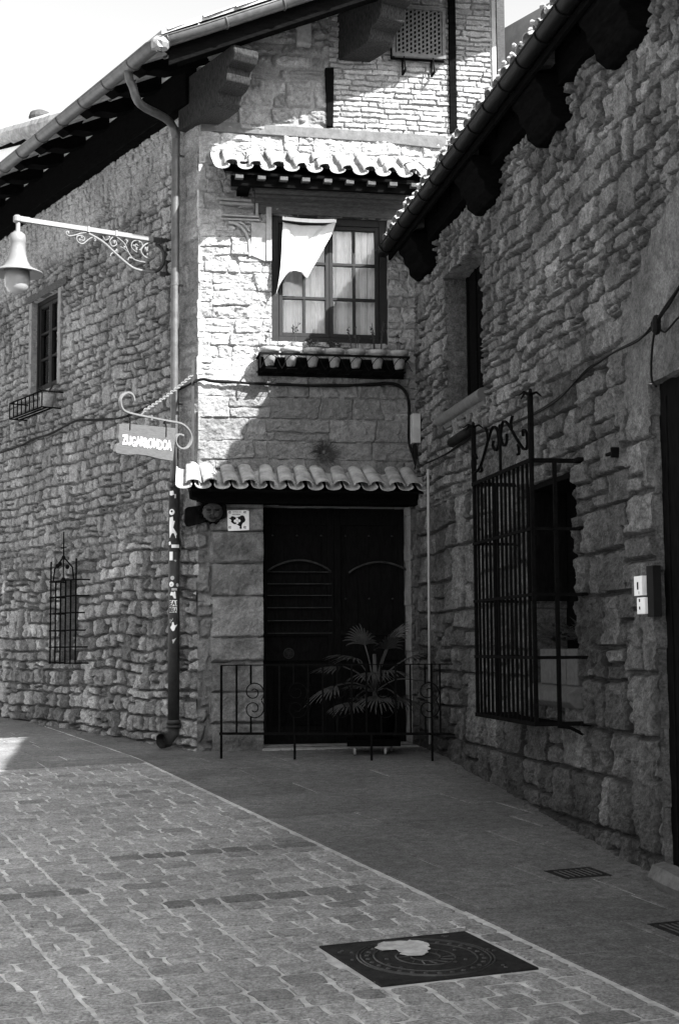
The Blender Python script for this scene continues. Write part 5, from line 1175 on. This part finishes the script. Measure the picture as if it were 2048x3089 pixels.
for tx, ty, tz, dx, dy, dz, ln in ((-.20, -.15, .50, -.8, -.5, .35, .42), (.12, -.1, .60, .35, -.3, .9, .38), (-.02, -.28, .36, -.35, -.9, .05, .40), (.10, -.25, .38, .6, -.8, .1, .36), (-.42, -.05, .22, -.8, -.4, -.25, .38), (.35, 0, .5, .8, -.2, .4, .35), (-.1, .1, .65, -.3, .3, 1, .4), (.25, -.15, .1, .8, -.5, -.2, .35), (-.25, -.22, .05, -.5, -.7, -.1, .34), (-.34, .0, .42, -.9, .1, .1, .4), (.02, -.3, .12, .1, -1, -.2, .36), (.2, .1, .72, .5, .2, .8, .36), (-.12, -.2, .2, -.6, -.7, .3, .3), (.42, -.1, .28, .9, -.3, 0, .32)):
    tip = c0 + np.array([tx, ty, tz]); s = c0 + Z * .15; mb.tube(smoothpts([s, (s + tip) / 2 + Z * .06, tip], 3), [.008] * 7, 5, world=True); frond(tip, np.array([dx, dy, dz]), ln, 15, 1.25, rg)
mb.build('palm', m_leaf, tb_)
mb = MB()
for k in range(5): spiky(mb, np.array([cx - .2 + .11 * k, cy - .18, cz + .56]), 9, .2, rg, .014, up=.5)
mb.build('trailing_plant', m_leaf, tb_)

# --- intercom, boxes, hook
ic = thing('intercom', R.p(6.5, .02, 1.4), 'pair of white doorbell panels, one with a small screen, beside the dark doorway', 'intercom')
i0 = R.hit(1910, 1745, .06); i1 = R.hit(1934, 1738, .06); zt = R.hit(1920, 1738, .06)[1]; zm = R.hit(1920, 1800, .06)[1]; zb3 = R.hit(1920, 1853, .06)[1]
MB(R).box(i0[0], i1[0], .02, .06, zm + .006, zt).build('upper_panel', m_white, ic, bevel=.004); MB(R).box(i0[0] + .03, i1[0] + .03, .02, .055, zb3, zm - .006).build('lower_panel', m_white, ic, bevel=.004)
MB(R).box(i0[0] + .06, i1[0] - .06, .059, .063, zt - .09, zt - .04).build('screen', m_black, ic)
for k in range(3): MB(R).box(i0[0] + .08, i1[0] - .05, .054, .060, zb3 + .03 + k * .05, zb3 + .05 + k * .05).build('button', m_black, ic)
MB(R).box(i1[0] + .02, i1[0] + .13, -.02, .035, zb3 - .02, zt + .06).build('housing', m_black, ic)
a = R.hit(1275, 1228, .1); b = R.hit(1298, 1300, .1)
jb = thing('junction_box', R.p(.2, 0, b[1]), 'grey cable junction box with dangling wires in the corner between the two houses', 'junction box')
MB(R).box(.10, .24, .0, .09, b[1], a[1] + .02).build('box', m_greypl, jb, bevel=.006); mb = MB(R); rg = random.Random(6)
for k in range(5): mb.tube(smoothpts([(.12 + .02 * k, .05, b[1]), (.10 + .03 * k, .06 + rg.uniform(-.02, .02), b[1] - .10), (.16, .05, b[1] - .25), (.12, .05, R.hit(1278, 1400, .05)[1])], 3), .008, 5)
mb.build('wire', m_cable, jb)
mb = MB(R); h = R.hit(1850, 1365, .05); mb.box(h[0] - .01, h[0] + .02, .0, .07, h[1] - .035, h[1] + .035); mb.box(h[0] - .14, h[0] + .01, .04, .06, h[1] - .01, h[1] + .01); tag(mb.build('shutter_hook', m_iron), 'small black iron hook jutting from the wall right of the window cage', 'hook')

# --- cables
def cable(fr, pts, r, w, label, name='cable', m=None):
    mb = MB(fr); mb.tube([(p[0], w, p[1]) for p in smoothpts([fr.hit(*q, w) for q in pts], 6)], r, 7); return tag(mb.build(name, m or m_cable, smooth=True), label, 'cable')
def bundle(fr, pts, r, w, label, n=3, sp=.012):
    mb = MB(fr); rg = random.Random(len(pts))
    for k in range(n):
        P = [fr.hit(q[0], q[1], w) for q in pts]; P = [(p[0] + rg.uniform(-sp, sp), p[1] + rg.uniform(-sp, sp)) for p in P]; mb.tube([(p[0], w + .008 * (k % 2), p[1]) for p in smoothpts(P, 6)], r, 6)
    return tag(mb.build('cable', m_cable, smooth=True), label, 'cable')
bundle(F, [(586, 1152), (610, 1145), (640, 1149), (700, 1152), (760, 1156), (860, 1160), (1000, 1164), (1120, 1160), (1170, 1157), (1200, 1162), (1224, 1185), (1233, 1215), (1234, 1270), (1234, 1330), (1245, 1368), (1275, 1395)], .014, .045, 'thick black cable bundle crossing the front below the window and dropping at its right end', 3, .008)
bundle(L, [(0, 1368), (60, 1345), (105, 1325), (150, 1310), (200, 1285), (240, 1268), (310, 1266), (380, 1258), (470, 1215), (510, 1190), (560, 1165), (590, 1150)], .010, .04, 'thin black cables sagging along the street-side wall to the house corner', 3, .012)
bundle(R, [(1285, 1400), (1340, 1370), (1400, 1335), (1440, 1305), (1500, 1290), (1580, 1262), (1680, 1205), (1770, 1120), (1810, 1090), (1860, 1060), (1930, 1020), (1975, 978)], .0065, .05, 'tangled black cables rising along the shaded right wall', 3, .014)
bundle(R, [(1975, 978), (1995, 945), (2020, 910), (2060, 850), (2100, 780)], .010, .05, 'bunched black cables climbing from the wall knot to the upper right edge', 3, .01)
cable(R, [(1975, 985), (1966, 1050), (1963, 1110), (1966, 1150), (1978, 1166)], .008, .04, 'single thin cable looping from the wall knot down to the doorway head')
cable(R, [(1975, 982), (2000, 1001), (2015, 992), (2048, 955), (2090, 930)], .007, .04, 'thin slack cable running right from the wall knot')
mb = MB(R); k0 = R.hit(1975, 980, .06); [ell(mb, R.p(k0[0] + rg.uniform(-.04, .04), .06, k0[1] + rg.uniform(-.05, .05)), (.03, .03, .04), 7, 5) for _ in range(6)]; tag(mb.build('cable_knot', m_cable), 'black knotted clump of cables above the dark doorway', 'cable knot')
mb = MB(R); a = R.hit(1362, 1335, .08); b = R.hit(1415, 1300, .08); mb.tube([(a[0], .08, a[1]), (b[0], .08, b[1])], .05, 10); tag(mb.build('cable_splice', m_cable, smooth=True), 'black cylindrical cable splice on the right wall beside the cage crest', 'cable splice')
c_ = F.hit(1291, 1420, .04); tag(MB(R).tube([(R.hit(1291, 1415, .085)[0], .085, R.hit(1291, 1415, .085)[1]), (R.hit(1296, 2240, .085)[0], .085, R.hit(1296, 2245, .085)[1])], .013, 8).build('conduit', m_cond, smooth=True), 'thin pale vertical conduit in the corner right of the door', 'conduit')

# --- manhole covers
def cover(rect_, label, name, seed, patch=False, ring=True):
    r0, r1, c0, c1 = rect_; P0 = pv((r0 + r1) / 2, (c0 + c1) / 2, -.01); t = thing(name, P0, label, 'manhole cover'); mb = MB(); n = 12
    vs = [pv(r0 + (r1 - r0) * i / n, c0 + (c1 - c0) * j / n, .003) for i in range(n + 1) for j in range(n + 1)]
    mb.add(vs, [(i * (n + 1) + j, (i + 1) * (n + 1) + j, (i + 1) * (n + 1) + j + 1, i * (n + 1) + j + 1) for i in range(n) for j in range(n)]); mb.build('plate', m_castc, t)
    rg = random.Random(seed); cr, cc = (r0 + r1) / 2, (c0 + c1) / 2; R_ = min(r1 - r0, c1 - c0) / 2
    mb = MB()
    def ringp(r, h=.007, w=.005): mb.tube([pv(cr + r * math.cos(a), cc + r * math.sin(a), .004) for a in np.linspace(0, 2 * math.pi, 41)[:-1]], w, 5, world=True, closed=True)
    if ring:
        for f_ in (.93, .88, .70, .40, .2): ringp(R_ * f_)
        for k in range(28):
            a = 2 * math.pi * k / 28; q = pv(cr + R_ * .79 * math.cos(a), cc + R_ * .79 * math.sin(a), .003); mb.lathe(q, [(.001, .007), (.012, .005), (.016, 0)], 6)
        for k in range(14): a = 2 * math.pi * k / 14; mb.tube([pv(cr + R_ * .22 * math.cos(a), cc + R_ * .22 * math.sin(a), .004), pv(cr + R_ * .38 * math.cos(a + .2), cc + R_ * .38 * math.sin(a + .2), .004)], .005, 4, world=True)
        for k in range(60):
            x = rg.uniform(r0 + .03, r1 - .03); y = rg.uniform(c0 + .03, c1 - .03)
            if math.hypot(x - cr, y - cc) > R_ * .98 or R_ * .44 < math.hypot(x - cr, y - cc) < R_ * .66: mb.lathe(pv(x, y, .003), [(.001, .006), (.010, .005), (.014, 0)], 5)
    else:
        k = r0 + .04
        while k < r1 - .03: mb.tube([pv(k, c0 + .03, .004), pv(k, c1 - .03, .004)], .005, 4, world=True); k += .04
    mb.build('relief', m_relief, t)
    mb = MB()
    for (a, b, c, d) in ((r0 - .012, r0, c0 - .012, c1 + .012), (r1, r1 + .012, c0 - .012, c1 + .012), (r0, r1, c0 - .012, c0), (r0, r1, c1, c1 + .012)):
        vs = [pv(x, y, h) for x in (a, b) for y in (c, d) for h in (-.02, .006)]; mb.add(vs, [(0, 1, 3, 2), (4, 6, 7, 5), (0, 4, 5, 1), (2, 3, 7, 6), (0, 2, 6, 4), (1, 5, 7, 3)])
    mb.build('frame', m_castc, t)
    if patch:
        P = [gh(*q) for q in ((1128, 2865), (1155, 2850), (1200, 2846), (1245, 2843), (1280, 2848), (1292, 2868), (1282, 2884), (1250, 2888), (1215, 2886), (1190, 2872), (1150, 2872))]
        P = smoothpts(P, 4); P = [p + np.array([rg.uniform(-.016, .016), rg.uniform(-.016, .016), 0]) for p in P]; vs = [p * np.array([1, 1, 0]) + Z * (g(p[0], p[1]) + .012) for p in P]; mb = MB(); mb.add(vs, [tuple(range(len(vs)))]); mb.build('cement_patch', m_mortar, t, thick=.004)
    return t
m_castc = mat('worn_cast_iron', .022, spec=.06, rough=.7, var=.5, nscale=25, bump=.6, bscale=60)
cover(cv1, 'large square cast-iron manhole cover among the setts, splashed with white cement', 'manhole_cover', 3, True)
cover(cv2, 'small dark square cover in the smooth pavement near the right wall', 'manhole_cover', 5, False, False)
cover(cv3, 'dark cover cut by the right edge of the pavement', 'manhole_cover', 6, False, False)

# --- grit, leaves and crumbs of mortar gathered along the wall feet and over the paving
rg = random.Random(77); mb = MB()
def crumb(x, y, r_):
    z = float(g(x, y)) + .002; n = 5; a0 = rg.uniform(0, 6); vs = [np.array([x + r_ * rg.uniform(.5, 1) * math.cos(a0 + k * 1.257), y + r_ * rg.uniform(.5, 1) * math.sin(a0 + k * 1.257), z + .002]) for k in range(n)] + [np.array([x, y, z + r_ * rg.uniform(.3, .8)])]
    mb.add(vs, [(k, (k + 1) % n, n) for k in range(n)])
for k in range(900):
    t = rg.random()
    if t < .45: u = rg.uniform(.3, 7); P = R.p(u, .02 + abs(rg.gauss(0, .07)), 0)
    elif t < .65: P = L.p(rg.uniform(0, 7), .04 + abs(rg.gauss(0, .08)), 0)
    elif t < .75: P = F.p(rg.uniform(-2.5, 0), .05 + abs(rg.gauss(0, .10)), 0)
    else:
        y = rg.uniform(6, 16); P = np.array([rg.uniform(-.24, .24) * y, y, 0])
        if (P - R.o) @ R.n < 0: continue
    crumb(P[0], P[1], rg.uniform(.006, .022) if t < .75 else rg.uniform(.004, .012))
tag(mb.build('debris', m_slab2), 'grit and crumbs of mortar scattered over the paving and along the wall feet', kind='stuff')
